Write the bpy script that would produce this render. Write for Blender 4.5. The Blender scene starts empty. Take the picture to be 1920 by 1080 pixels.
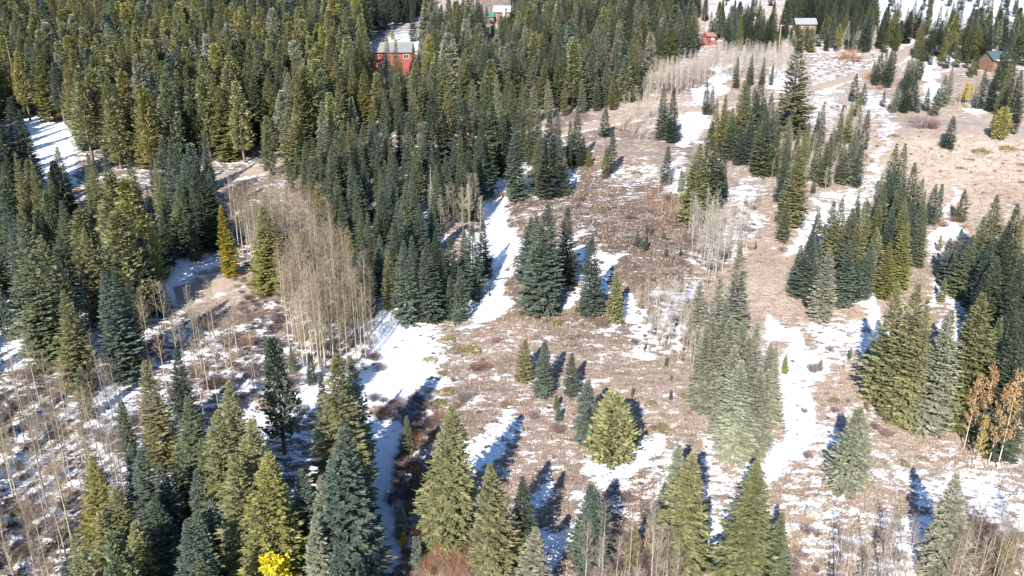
import bpy, math, random
import numpy as np

# ------------------------------------------------------------------ camera, sky, sun, exposure
SC = bpy.context.scene
COL = SC.collection
R = math.radians
F = 1350.0                      # focal length in pixels of the 1920 px wide photograph
PITCH = R(18.0)
CAMZ = 51.0
cam_d = bpy.data.cameras.new('camera')
cam_d.sensor_width = 36.0
cam_d.lens = 36.0 * F / 1920.0
cam_d.clip_start = 0.5
cam_d.clip_end = 6000.0
cam = bpy.data.objects.new('camera', cam_d)
cam.location = (0, 0, CAMZ)
cam.rotation_euler = (R(90) - PITCH, 0, 0)
COL.objects.link(cam)
SC.camera = cam

SUN_EL, SUN_AZ = R(29.0), R(20.0)      # shadows run 20 degrees right of the view direction
to_sun = (-math.sin(SUN_AZ) * math.cos(SUN_EL), -math.cos(SUN_AZ) * math.cos(SUN_EL), math.sin(SUN_EL))
world = bpy.data.worlds.new('World')
SC.world = world
world.use_nodes = True
wn = world.node_tree
sky = wn.nodes.new('ShaderNodeTexSky')
sky.sky_type = 'NISHITA'
sky.sun_disc = False
sky.sun_elevation = SUN_EL
sky.sun_rotation = math.atan2(to_sun[0], to_sun[1])
sky.altitude = 2800
sky.air_density = 1.2
sky.dust_density = 0.2
sky.ozone_density = 4.0
wn.links.new(sky.outputs[0], wn.nodes['Background'].inputs[0])
wn.nodes['Background'].inputs[1].default_value = 0.12
sun_d = bpy.data.lights.new('sun', 'SUN')
sun_d.energy = 4.6
sun_d.angle = R(0.53)
sun_d.color = (1.0, 0.945, 0.86)
sun = bpy.data.objects.new('sun', sun_d)
from mathutils import Vector
sun.rotation_euler = Vector(to_sun).to_track_quat('Z', 'Y').to_euler()
sun.location = (-60, -120, 160)
COL.objects.link(sun)
SC.view_settings.view_transform = 'Standard'
SC.view_settings.look = 'None'
SC.view_settings.gamma = 1.0
SC.view_settings.exposure = 1.12
SC.cycles.max_bounces = 5
SC.cycles.diffuse_bounces = 3
SC.cycles.transparent_max_bounces = 4

rng = np.random.default_rng(11)
random.seed(11)

# ------------------------------------------------------------------ terrain function and pixel rays
CP, SP = math.cos(PITCH), math.sin(PITCH)


def px_dir(px, py):
    a = (np.asarray(px, float) - 960.0) / F
    b = (540.0 - np.asarray(py, float)) / F
    return np.stack([a, CP + b * SP, -SP + b * CP], -1)


def plane_hit(px, py):
    d = px_dir(px, py)
    t = (CAMZ + 0.2 * 67) / (0.2 * d[..., 1] - d[..., 2])
    return np.stack([d[..., 0] * t, d[..., 1] * t], -1)


def project(x, y, z):
    dz = z - CAMZ
    depth = y * CP - dz * SP
    up = y * SP + dz * CP
    return 960 + F * x / depth, 540 - F * up / depth


GULLY = plane_hit([690, 700, 712, 728, 760, 850, 905, 930, 930, 925], [1300, 1080, 850, 650, 615, 585, 520, 440, 380, 330])
HILL = plane_hit(1830, 285)
KNOB = plane_hit(1150, 470)


def seg_dist(x, y, P):
    best = np.full(np.shape(x), 1e9)
    for (x0, y0), (x1, y1) in zip(P[:-1], P[1:]):
        vx, vy = x1 - x0, y1 - y0
        t = np.clip(((x - x0) * vx + (y - y0) * vy) / (vx * vx + vy * vy), 0, 1)
        best = np.minimum(best, np.hypot(x - x0 - t * vx, y - y0 - t * vy))
    return best


def G(x, y):
    x = np.asarray(x, float)
    y = np.asarray(y, float)
    z = 0.2 * (y - 67)
    z = z + 0.55 * np.sin(x * 0.071 + 1.3) * np.sin(y * 0.063 + 0.4) + 0.9 * np.sin(x * 0.023 - y * 0.017 + 2.0)
    z = z + 0.22 * np.sin(x * 0.21 + y * 0.13) * np.sin(y * 0.19 - x * 0.08 + 1.0)
    z = z + 4.5 * np.exp(-(((x - HILL[0]) / 26) ** 2 + ((y - HILL[1]) / 22) ** 2))
    z = z + 1.6 * np.exp(-(((x - KNOB[0]) / 16) ** 2 + ((y - KNOB[1]) / 20) ** 2))
    z = z - 1.7 * np.exp(-(seg_dist(x, y, GULLY) / 4.2) ** 2)
    return z


def hit(px, py):
    """ground point under a pixel (march along the ray, then bisect)"""
    px = np.atleast_1d(np.asarray(px, float))
    py = np.atleast_1d(np.asarray(py, float))
    d = px_dir(px, py)
    ts = np.geomspace(20, 900, 260)
    Hh = CAMZ + d[:, 2:3] * ts - G(d[:, 0:1] * ts, d[:, 1:2] * ts)
    below = Hh <= 0
    k = np.where(below.any(1), below.argmax(1), len(ts) - 1)
    lo, hi = ts[np.maximum(k - 1, 0)], ts[k]
    for _ in range(18):
        m = (lo + hi) / 2
        h = CAMZ + d[:, 2] * m - G(d[:, 0] * m, d[:, 1] * m)
        up = h > 0
        lo = np.where(up, m, lo)
        hi = np.where(up, hi, m)
    X, Y = d[:, 0] * hi, d[:, 1] * hi
    return np.stack([X, Y, G(X, Y)], -1)


def in_poly(px, py, poly):
    px = np.asarray(px, float)
    py = np.asarray(py, float)
    ins = np.zeros(px.shape, bool)
    n = len(poly)
    for i in range(n):
        x0, y0 = poly[i]
        x1, y1 = poly[(i + 1) % n]
        c = (y0 > py) != (y1 > py)
        xi = (x1 - x0) * (py - y0) / ((y1 - y0) if y1 != y0 else 1e-9) + x0
        ins ^= c & (px < xi)
    return ins


# ------------------------------------------------------------------ materials
def mat(name):
    m = bpy.data.materials.new(name)
    m.use_nodes = True
    nt = m.node_tree
    b = nt.nodes['Principled BSDF']
    b.inputs['Roughness'].default_value = 0.8
    b.inputs['Specular IOR Level'].default_value = 0.2
    return m, nt, b


def N(nt, kind, **kw):
    n = nt.nodes.new(kind)
    for k, v in kw.items():
        setattr(n, k, v)
    return n


def noise(nt, scale, detail=4.0, rough=0.55, vec=None, dim='3D'):
    n = N(nt, 'ShaderNodeTexNoise')
    n.inputs['Scale'].default_value = scale
    n.inputs['Detail'].default_value = detail
    n.inputs['Roughness'].default_value = rough
    if vec is not None:
        nt.links.new(vec, n.inputs['Vector'])
    return n


def ramp(nt, fac, stops):
    r = N(nt, 'ShaderNodeValToRGB')
    e = r.color_ramp.elements
    while len(e) < len(stops):
        e.new(0.5)
    for el, (p, c) in zip(e, stops):
        el.position = p
        el.color = (c[0], c[1], c[2], 1)
    nt.links.new(fac, r.inputs[0])
    return r.outputs[0]


def mixc(nt, fac, a, b, blend='MIX'):
    m = N(nt, 'ShaderNodeMix', data_type='RGBA', blend_type=blend)
    for sock, v in ((m.inputs[0], fac), (m.inputs[6], a), (m.inputs[7], b)):
        if hasattr(v, 'is_output'):
            nt.links.new(v, sock)
        elif isinstance(v, (int, float)):
            sock.default_value = v
        else:
            sock.default_value = (v[0], v[1], v[2], 1)
    return m.outputs[2]


def math_n(nt, op, a, b=0.0, clamp=False):
    m = N(nt, 'ShaderNodeMath', operation=op, use_clamp=clamp)
    for s, v in zip(m.inputs, (a, b)):
        if hasattr(v, 'is_output'):
            nt.links.new(v, s)
        else:
            s.default_value = v
    return m.outputs[0]


def simple(name, c, var=0.25, scale=3.0, rough=0.8, coords='Object'):
    m, nt, b = mat(name)
    tc = N(nt, 'ShaderNodeTexCoord')
    n = noise(nt, scale, 5, 0.6, tc.outputs[coords])
    c = np.array(c)
    col = ramp(nt, n.outputs[0], [(0.3, c * (1 - var)), (0.7, np.minimum(c * (1 + var), 0.9))])
    nt.links.new(col, b.inputs['Base Color'])
    b.inputs['Roughness'].default_value = rough
    return m


def foliage_mat(name, rough=0.65, transl=0.25):
    """colour from the thing's own 'tint', varied bough by bough"""
    m, nt, b = mat(name)
    at = N(nt, 'ShaderNodeAttribute', attribute_type='INSTANCER', attribute_name='tint')
    sh = N(nt, 'ShaderNodeAttribute', attribute_type='GEOMETRY', attribute_name='shade')
    geo = N(nt, 'ShaderNodeNewGeometry')
    n = noise(nt, 0.9, 3, 0.6, geo.outputs['Position'])
    hs = N(nt, 'ShaderNodeHueSaturation')
    nt.links.new(at.outputs['Color'], hs.inputs['Color'])
    hv = math_n(nt, 'ADD', math_n(nt, 'MULTIPLY', n.outputs[0], 0.03), 0.487)
    nt.links.new(hv, hs.inputs['Hue'])
    vv = math_n(nt, 'MULTIPLY', sh.outputs['Fac'], math_n(nt, 'ADD', math_n(nt, 'MULTIPLY', n.outputs[0], 0.9), 0.55))
    nt.links.new(vv, hs.inputs['Value'])
    nt.links.new(hs.outputs[0], b.inputs['Base Color'])
    b.inputs['Roughness'].default_value = rough
    b.inputs['Specular IOR Level'].default_value = 0.25
    if transl:
        tr = N(nt, 'ShaderNodeBsdfTranslucent')
        nt.links.new(hs.outputs[0], tr.inputs['Color'])
        mx = N(nt, 'ShaderNodeMixShader')
        mx.inputs[0].default_value = transl
        nt.links.new(b.outputs[0], mx.inputs[1])
        nt.links.new(tr.outputs[0], mx.inputs[2])
        nt.links.new(mx.outputs[0], nt.nodes['Material Output'].inputs[0])
    return m


M_needle = foliage_mat('needles')
M_leaf = foliage_mat('leaves', 0.6, 0.3)
M_twig = foliage_mat('twigs', 0.85, 0.0)
M_bark = simple('conifer_bark', (0.17, 0.125, 0.095), 0.35, 4)
M_snag = simple('weathered_dead_wood', (0.36, 0.32, 0.29), 0.25, 3)
M_log = simple('log_bark', (0.24, 0.19, 0.15), 0.4, 5)


def aspen_bark():
    m, nt, b = mat('aspen_bark')
    at = N(nt, 'ShaderNodeAttribute', attribute_type='INSTANCER', attribute_name='tint')
    geo = N(nt, 'ShaderNodeNewGeometry')
    n = noise(nt, 2.5, 4, 0.6, geo.outputs['Position'])
    f = ramp(nt, n.outputs[0], [(0.30, (0.45, 0.42, 0.4)), (0.42, (1, 1, 1)), (1, (1.1, 1.08, 1.0))])
    c = mixc(nt, 1.0, at.outputs['Color'], f, 'MULTIPLY')
    nt.links.new(c, b.inputs['Base Color'])
    b.inputs['Roughness'].default_value = 0.75
    return m


M_aspen = aspen_bark()


def ground_mat():
    m, nt, b = mat('meadow_and_snow')
    L = nt.links
    geo = N(nt, 'ShaderNodeNewGeometry')
    P = geo.outputs['Position']
    sn = N(nt, 'ShaderNodeAttribute', attribute_type='GEOMETRY', attribute_name='snow')
    tn = N(nt, 'ShaderNodeAttribute', attribute_type='GEOMETRY', attribute_name='tone')
    mp = N(nt, 'ShaderNodeMapping')
    mp.inputs['Rotation'].default_value = (0, 0, R(14))
    mp.inputs['Scale'].default_value = (0.5, 1.15, 1.0)
    L.new(P, mp.inputs['Vector'])
    V = mp.outputs[0]
    n_big = noise(nt, 0.045, 4, 0.6, P)
    n_mid = noise(nt, 0.35, 5, 0.62, V)
    n_fine = noise(nt, 1.25, 6, 0.72, V)
    n_tuft = noise(nt, 4.5, 4, 0.7, P)
    # snow cover
    s = math_n(nt, 'MULTIPLY', sn.outputs['Fac'], 0.97)
    nz = math_n(nt, 'ADD', math_n(nt, 'MULTIPLY', math_n(nt, 'SUBTRACT', n_mid.outputs[0], 0.5), 1.5),
                math_n(nt, 'MULTIPLY', math_n(nt, 'SUBTRACT', n_fine.outputs[0], 0.5), 2.6))
    s = math_n(nt, 'ADD', s, nz)
    s = math_n(nt, 'ADD', s, math_n(nt, 'MULTIPLY', math_n(nt, 'SUBTRACT', n_tuft.outputs[0], 0.5), 1.2))
    mr = N(nt, 'ShaderNodeMapRange', interpolation_type='SMOOTHSTEP')
    mr.inputs['From Min'].default_value = 0.46
    mr.inputs['From Max'].default_value = 0.70
    L.new(s, mr.inputs['Value'])
    snow_f = mr.outputs[0]
    # dry grass, litter, low scrub
    brown = ramp(nt, n_mid.outputs[0], [(0.28, (0.085, 0.064, 0.056)), (0.45, (0.150, 0.112, 0.090)), (0.6, (0.205, 0.158, 0.122)), (0.78, (0.125, 0.088, 0.070))])
    tan = ramp(nt, n_mid.outputs[0], [(0.25, (0.33, 0.26, 0.215)), (0.5, (0.50, 0.405, 0.335)), (0.75, (0.44, 0.33, 0.26))])
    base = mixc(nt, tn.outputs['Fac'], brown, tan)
    rust = mixc(nt, math_n(nt, 'MULTIPLY', ramp(nt, n_big.outputs[0], [(0.52, (0, 0, 0)), (0.68, (1, 1, 1))]), 0.42), base, (0.32, 0.20, 0.125))
    f2 = ramp(nt, n_fine.outputs[0], [(0.3, (0.55, 0.55, 0.57)), (0.5, (1, 1, 1)), (0.7, (1.35, 1.3, 1.2))])
    base = mixc(nt, 1.0, rust, f2, 'MULTIPLY')
    f3 = ramp(nt, n_tuft.outputs[0], [(0.3, (0.6, 0.58, 0.58)), (0.55, (1, 1, 1)), (0.75, (1.3, 1.28, 1.2))])
    base = mixc(nt, 1.0, base, f3, 'MULTIPLY')
    col = mixc(nt, snow_f, base, (0.86, 0.87, 0.90))
    L.new(col, b.inputs['Base Color'])
    b.inputs['Roughness'].default_value = 0.9
    b.inputs['Specular IOR Level'].default_value = 0.1
    bp = N(nt, 'ShaderNodeBump')
    bp.inputs['Strength'].default_value = 0.9
    bp.inputs['Distance'].default_value = 0.28
    hh = math_n(nt, 'ADD', math_n(nt, 'MULTIPLY', n_fine.outputs[0], 1.0), math_n(nt, 'MULTIPLY', n_tuft.outputs[0], 0.45))
    hh = math_n(nt, 'ADD', hh, math_n(nt, 'MULTIPLY', snow_f, 0.12))
    L.new(hh, bp.inputs['Height'])
    L.new(bp.outputs[0], b.inputs['Normal'])
    return m


def road_mat():
    m, nt, b = mat('dirt_road')
    geo = N(nt, 'ShaderNodeNewGeometry')
    ed = N(nt, 'ShaderNodeAttribute', attribute_type='GEOMETRY', attribute_name='edge')
    n = noise(nt, 0.5, 6, 0.65, geo.outputs['Position'])
    n2 = noise(nt, 2.5, 4, 0.65, geo.outputs['Position'])
    c = ramp(nt, n.outputs[0], [(0.3, (0.30, 0.235, 0.185)), (0.7, (0.44, 0.36, 0.29))])
    c2 = ramp(nt, n2.outputs[0], [(0.3, (0.8, 0.8, 0.8)), (0.7, (1.15, 1.12, 1.1))])
    c = mixc(nt, 1.0, c, c2, 'MULTIPLY')
    s = math_n(nt, 'ADD', ed.outputs['Fac'], math_n(nt, 'MULTIPLY', math_n(nt, 'SUBTRACT', n.outputs[0], 0.5), 1.8))
    mr = N(nt, 'ShaderNodeMapRange', interpolation_type='SMOOTHSTEP')
    mr.inputs['From Min'].default_value = 0.55
    mr.inputs['From Max'].default_value = 0.75
    nt.links.new(s, mr.inputs['Value'])
    c = mixc(nt, mr.outputs[0], c, (0.85, 0.86, 0.9))
    nt.links.new(c, b.inputs['Base Color'])
    bp = N(nt, 'ShaderNodeBump')
    bp.inputs['Strength'].default_value = 0.5
    bp.inputs['Distance'].default_value = 0.15
    nt.links.new(n2.outputs[0], bp.inputs['Height'])
    nt.links.new(bp.outputs[0], b.inputs['Normal'])
    return m


# ------------------------------------------------------------------ object helpers
def mesh(name, verts, faces, mats, fmat=None, smooth=False):
    me = bpy.data.meshes.new(name)
    me.from_pydata([tuple(v) for v in verts] if not isinstance(verts, np.ndarray) else verts.tolist(), [], faces if not isinstance(faces, np.ndarray) else faces.tolist())
    for m_ in mats:
        me.materials.append(m_)
    if fmat is not None:
        me.polygons.foreach_set('material_index', np.asarray(fmat, np.int32))
    if smooth:
        me.polygons.foreach_set('use_smooth', np.ones(len(me.polygons), bool))
    me.update()
    return me


def fattr(me, name, vals):
    a = me.attributes.new(name, 'FLOAT', 'POINT')
    a.data.foreach_set('value', np.asarray(vals, np.float32))


def link(name, data, parent=None, loc=None, rz=None, scale=None):
    o = bpy.data.objects.new(name, data)
    COL.objects.link(o)
    if parent is not None:
        o.parent = parent
    if loc is not None:
        o.location = [float(v) for v in loc]
    if rz is not None:
        o.rotation_euler = (0, 0, rz)
    if scale is not None:
        o.scale = scale
    return o


def tag(o, label, cat, group=None, kind=None):
    if label:
        o['label'] = label
    if cat:
        o['category'] = cat
    if group:
        o['group'] = group
    if kind:
        o['kind'] = kind
    return o


class MB:
    def __init__(self):
        self.v, self.f, self.m, self.s = [], [], [], []

    def add(self, v, f, mi=0, shade=1.0):
        o = len(self.v)
        self.v += [tuple(map(float, p)) for p in v]
        self.f += [tuple(i + o for i in q) for q in f]
        self.m += [mi] * len(f)
        self.s += [shade] * len(v)

    def tube(self, pts, rad, n=5, mi=0, shade=1.0, cap=False):
        pts = [np.array(p, float) for p in pts]
        V, Fc = [], []
        for i, p in enumerate(pts):
            t = pts[min(i + 1, len(pts) - 1)] - pts[max(i - 1, 0)]
            t = t / (np.linalg.norm(t) + 1e-9)
            a = np.cross(t, (0.31, 0.95, 0.05) if abs(t[2]) > 0.7 else (0, 0, 1.0))
            a /= np.linalg.norm(a) + 1e-9
            b = np.cross(t, a)
            for k in range(n):
                th = 2 * math.pi * k / n
                V.append(p + rad[i] * (math.cos(th) * a + math.sin(th) * b))
        for i in range(len(pts) - 1):
            for k in range(n):
                k2 = (k + 1) % n
                Fc.append((i * n + k, i * n + k2, (i + 1) * n + k2, (i + 1) * n + k))
        if cap:
            Fc.append(tuple(range(n))[::-1])
            Fc.append(tuple(range((len(pts) - 1) * n, len(pts) * n)))
        self.add(V, Fc, mi, shade)

    def box(self, x0, x1, y0, y1, z0, z1, mi=0):
        V = [(x, y, z) for z in (z0, z1) for y in (y0, y1) for x in (x0, x1)]
        self.add(V, [(0, 2, 3, 1), (4, 5, 7, 6), (0, 1, 5, 4), (2, 6, 7, 3), (0, 4, 6, 2), (1, 3, 7, 5)], mi)

    def mesh(self, name, mats, smooth=False):
        me = mesh(name, self.v, self.f, mats, self.m, smooth)
        fattr(me, 'shade', self.s)
        return me


class Kites:
    """needle sprays and leaf clusters: pointed four-sided blades"""
    def __init__(self):
        self.p, self.d, self.l, self.w, self.n, self.s = [], [], [], [], [], []

    def add(self, p, d, l, w, n, s):
        self.p.append(p); self.d.append(d); self.l.append(l); self.w.append(w); self.n.append(n); self.s.append(s)

    def arrays(self):
        p = np.array(self.p, float); d = np.array(self.d, float); n = np.array(self.n, float)
        l = np.array(self.l)[:, None]; w = np.array(self.w)[:, None]
        d /= np.linalg.norm(d, axis=1, keepdims=True) + 1e-9
        s = np.cross(d, n); s /= np.linalg.norm(s, axis=1, keepdims=True) + 1e-9
        up = np.cross(s, d)
        k = len(p)
        V = np.empty((k, 4, 3))
        V[:, 0] = p
        V[:, 1] = p + d * l * 0.5 + s * w * 0.5 - up * w * 0.18
        V[:, 2] = p + d * l
        V[:, 3] = p + d * l * 0.5 - s * w * 0.5 - up * w * 0.18
        Fc = np.arange(k * 4).reshape(k, 4)
        return V.reshape(-1, 3), Fc, np.repeat(np.array(self.s), 4)


def crown_trunk_data(name, kites, trunk_mb, leaf_mat, bark_mat, twigs=None):
    """returns (crown mesh, trunk mesh, both in one mesh)"""
    V, Fc, S = kites.arrays()
    me_c = mesh(name + '_crown', V, Fc, [leaf_mat])
    fattr(me_c, 'shade', S)
    me_t = trunk_mb.mesh(name + '_trunk', [bark_mat], True)
    tv = np.array(trunk_mb.v)
    fcs = Fc.tolist() + [tuple(i + len(V) for i in q) for q in trunk_mb.f]
    me_b = mesh(name + '_whole', np.vstack([V, tv]), fcs, [leaf_mat, bark_mat], [0] * len(Fc) + [1] * len(trunk_mb.f))
    fattr(me_b, 'shade', np.concatenate([S, np.ones(len(tv))]))
    return me_c, me_t, me_b


# ------------------------------------------------------------------ tree models
def spruce_model(i, H, whorl, rad, dense, seed):
    r = np.random.default_rng(seed)
    K = Kites()
    z = 0.035 * H
    lean = r.normal(0, 0.008, 2)
    gap = r.uniform(0, 6.28)
    while z < H * 0.985:
        t = z / H
        prof = rad * 1.2 * (1 - t) ** 0.80 * (0.60 + 0.40 * min(1, t / 0.26)) + 0.008 * H * (1 - t)
        nb = max(4, int(dense * (0.6 + 0.7 * (1 - t))))
        a0 = r.uniform(0, 6.28)
        for k in range(nb):
            az = a0 + 6.283 * k / nb + r.normal(0, 0.25)
            Lb = prof * r.uniform(0.72, 1.12) * (0.9 + 0.16 * math.cos(az - gap + 3 * t))
            if r.random() < 0.05:
                Lb *= 0.5
            if Lb < 0.12:
                Lb = 0.12
            el = -0.32 + 0.95 * t + r.normal(0, 0.10)     # drooping below, rising at the top
            out = np.array([math.cos(az), math.sin(az), 0.0])
            side = np.array([-out[1], out[0], 0.0])
            shade = r.uniform(0.72, 1.28)
            nseg = max(3, int(3 + Lb * 1.6))
            zc = z + r.normal(0, whorl * 0.25)
            for j in range(nseg):
                s = (j + 0.6) / nseg
                if s < 0.22 and Lb > 0.8:
                    continue
                zz = zc + Lb * (math.tan(el) * s * 0.8 + 0.16 * s * s)
                p = out * (Lb * s * 0.86) + np.array([lean[0] * zc, lean[1] * zc, zz])
                sl = (0.30 + 0.20 * Lb) * (1.15 - 0.55 * s) * r.uniform(0.75, 1.2)
                for sg in (-1, 1):
                    d = out * r.uniform(0.55, 1.0) + side * sg * r.uniform(0.45, 0.9) + np.array([0, 0, r.uniform(-0.42, 0.12) + 0.3 * t])
                    nrm = np.array([0, 0, 1.0]) + out * r.uniform(-0.1, 0.9) + side * r.normal(0, 0.45)
                    K.add(p, d, sl, sl * r.uniform(0.42, 0.62), nrm, shade * r.uniform(0.88, 1.12))
            zz = zc + Lb * (math.tan(el) * 0.75 + 0.14)
            p = out * (Lb * 0.74) + np.array([lean[0] * zc, lean[1] * zc, zz])
            d = out + np.array([0, 0, r.uniform(-0.15, 0.35)])
            K.add(p, d, Lb * 0.30 + 0.12, 0.16 + 0.05 * Lb, np.array([0, 0, 1.0]) + side * r.normal(0, 0.4), shade * 1.12)
        z += whorl * r.uniform(0.8, 1.2) * (0.75 + 0.4 * (1 - t))
    top = np.array([lean[0] * H, lean[1] * H, H * 0.955])
    for k in range(5):
        K.add(top, np.array([r.normal(0, 0.18), r.normal(0, 0.18), 1]), H * 0.045 + 0.05, 0.10 + 0.003 * H, np.array([math.cos(k), math.sin(k), 0]), 1.1)
    T = MB()
    zs = [-0.02 * H - 0.25, 0.1 * H, 0.45 * H, 0.97 * H]
    T.tube([(lean[0] * max(q, 0), lean[1] * max(q, 0), q) for q in zs], [0.0125 * H, 0.0105 * H, 0.007 * H, 0.0015 * H], 6)
    return crown_trunk_data('spruce_%02d' % i, K, T, M_needle, M_bark)


def pine_model(i, H, rad, base_t, clumps, seed, wide=False):
    r = np.random.default_rng(seed)
    K = Kites()
    T = MB()
    bend = r.normal(0, 0.012, 2)

    def axis(zv):
        return np.array([bend[0] * zv + 0.1 * math.sin(zv * 0.5 + seed), bend[1] * zv + 0.1 * math.cos(zv * 0.43 + seed), zv])

    zs = np.linspace(-0.35, H * 0.96, 7)
    T.tube([axis(q) for q in zs], [0.016 * H * (1.02 - 0.95 * max(q, 0) / H) * (1.3 if wide else 1) for q in zs], 6)
    for c in range(clumps):
        t = base_t + (1 - base_t) * (c + r.random()) / clumps
        u = (t - base_t) / (1 - base_t)
        if wide:
            prof = rad * max(0.0, 1 - u ** 1.45) ** 0.72 * (0.66 + 0.34 * min(1, u / 0.25))
        else:
            prof = rad * 1.08 * (1 - u) ** 0.8 * (0.6 + 0.4 * min(1, u / 0.25))
        az = c * 2.39996 + r.normal(0, 0.5)
        rr = prof * (r.uniform(0.45, 1.12) if not wide else r.uniform(0.6, 1.08))
        out = np.array([math.cos(az), math.sin(az), 0])
        side = np.array([-out[1], out[0], 0])
        pt = axis(t * H) + out * rr + np.array([0, 0, rr * (0.10 + 0.35 * u)])
        b0 = axis(max(t * H - 0.15, 0.1))
        if c % 2 == 0:
            T.tube([b0, (b0 + pt) / 2 + np.array([0, 0, -0.05]), pt], [0.035, 0.025, 0.012], 3)
        shade = r.uniform(0.7, 1.3)
        cs = (0.34 + 0.06 * rad) * r.uniform(0.8, 1.25)
        for k in range(11):
            q = pt - out * r.uniform(0, 0.65) * rr * 0.8 + r.normal(0, 0.13 * cs * 2, 3)
            d = out * r.uniform(0.2, 1.0) + side * r.normal(0, 0.6) + np.array([0, 0, r.uniform(-0.1, 0.9)])
            nrm = r.normal(0, 0.6, 3) + np.array([0, 0, 0.5]) + out * 0.3
            K.add(q, d, cs * r.uniform(0.8, 1.4), cs * r.uniform(0.38, 0.55), nrm, shade * r.uniform(0.85, 1.15))
    tp = axis(H * 0.94)
    for k in range(8):
        K.add(tp, np.array([r.normal(0, 0.35), r.normal(0, 0.35), 1]), H * 0.05 + 0.1, 0.16, r.normal(0, 1, 3), 1.1)
    return crown_trunk_data('pine_%02d' % i, K, T, M_needle, M_bark)


def aspen_model(i, H, first, nbr, seed, leaves=0):
    """bare aspen: pale slender trunk, branches rising at a steep angle, twigs; returns (crown, trunk, whole)"""
    r = np.random.default_rng(seed)
    T = MB(); B = MB(); K = Kites()
    wob = r.uniform(0, 6.28, 2)
    amp = r.uniform(0.05, 0.22)
    ln = r.normal(0, 0.025, 2)

    def axis(zv):
        q = zv / H
        return np.array([amp * math.sin(2.2 * q + wob[0]) - amp * math.sin(wob[0]) + ln[0] * zv, amp * math.sin(1.9 * q + wob[1]) - amp * math.sin(wob[1]) + ln[1] * zv, zv])
    r0 = 0.0058 * H + 0.016
    zs = [-0.3, 0.12 * H, 0.4 * H, 0.65 * H, 0.85 * H, H]
    T.tube([axis(q) for q in zs], [r0 * 1.15, r0, r0 * 0.78, r0 * 0.5, r0 * 0.3, 0.009], 5)
    for k in range(nbr):
        t = first + (0.97 - first) * (k + r.random()) / nbr
        az = k * 2.4 + r.normal(0, 0.4)
        Lb = H * 0.19 * (1.05 - 0.72 * t) * r.uniform(0.6, 1.3) / (1 - 0.35 * first)
        out = np.array([math.cos(az), math.sin(az), 0])
        p0 = axis(t * H)
        el = r.uniform(0.35, 0.9) + 0.35 * t
        p1 = p0 + Lb * 0.5 * (out * math.cos(el) + np.array([0, 0, math.sin(el)]))
        p2 = p1 + Lb * 0.5 * (out * math.cos(el + 0.25) + np.array([0, 0, math.sin(el + 0.25)]))
        rb = 0.010 + 0.0012 * H * (1 - t)
        B.tube([p0, p1, p2], [rb, rb * 0.75, 0.006], 3)
        for j in range(int(8 + 6 * Lb)):
            s = r.uniform(0.25, 1.0)
            q0 = p0 + (p1 - p0) * min(1, 2 * s) + (p2 - p1) * max(0, 2 * s - 1)
            d = out * r.uniform(0.2, 0.8) + r.normal(0, 0.45, 3) + np.array([0, 0, 0.55])
            d /= np.linalg.norm(d)
            tl = r.uniform(0.25, 0.6) * (0.5 + 0.35 * Lb)
            B.tube([q0, q0 + d * tl], [0.009, 0.005], 3)
            if leaves:
                for _ in range(leaves):
                    K.add(q0 + d * tl * r.uniform(0.2, 1.1) + r.normal(0, 0.08, 3), r.normal(0, 1, 3), 0.2, 0.17, r.normal(0, 1, 3), r.uniform(0.7, 1.25))
    me_t = T.mesh('aspen_%02d_trunk' % i, [M_aspen], True)
    me_b = B.mesh('aspen_%02d_branches' % i, [M_aspen])
    W = MB(); W.v = T.v + B.v; W.f = T.f + [tuple(q + len(T.v) for q in f) for f in B.f]; W.m = [0] * len(W.f); W.s = [1.0] * len(W.v)
    me_w = W.mesh('aspen_%02d_whole' % i, [M_aspen])
    me_l = None
    if leaves:
        V, Fc, S = K.arrays()
        me_l = mesh('aspen_%02d_leaves' % i, V, Fc, [M_leaf])
        fattr(me_l, 'shade', S)
    return me_b, me_t, me_w, me_l


def shrub_model(i, rad, h, stems, seed, r0=0.011):
    r = np.random.default_rng(seed)
    B = MB()
    for k in range(stems):
        az = r.uniform(0, 6.283)
        sp = math.sqrt(r.random()) * rad
        b0 = np.array([math.cos(az), math.sin(az), 0]) * sp * 0.3
        tip = np.array([math.cos(az) * sp, math.sin(az) * sp, h * r.uniform(0.65, 1.05) * (1 - 0.35 * (sp / rad) ** 2)])
        mid = (b0 + tip) / 2 + np.array([0, 0, 0.12 * h]) + r.normal(0, 0.06, 3)
        sh = r.uniform(0.65, 1.35)
        B.tube([b0 + np.array([0, 0, -0.12]), mid, tip], [r0, r0 * 0.8, r0 * 0.4], 3, 0, sh)
        for j in range(4):
            q = b0 + (tip - b0) * r.uniform(0.4, 0.95) + np.array([0, 0, 0.05 * h])
            d = r.normal(0, 0.5, 3) + np.array([0, 0, 0.8])
            B.tube([q, q + d * 0.28 * h], [r0 * 0.55, r0 * 0.25], 3, 0, sh)
    return B.mesh('shrub_%02d' % i, [M_twig])


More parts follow.
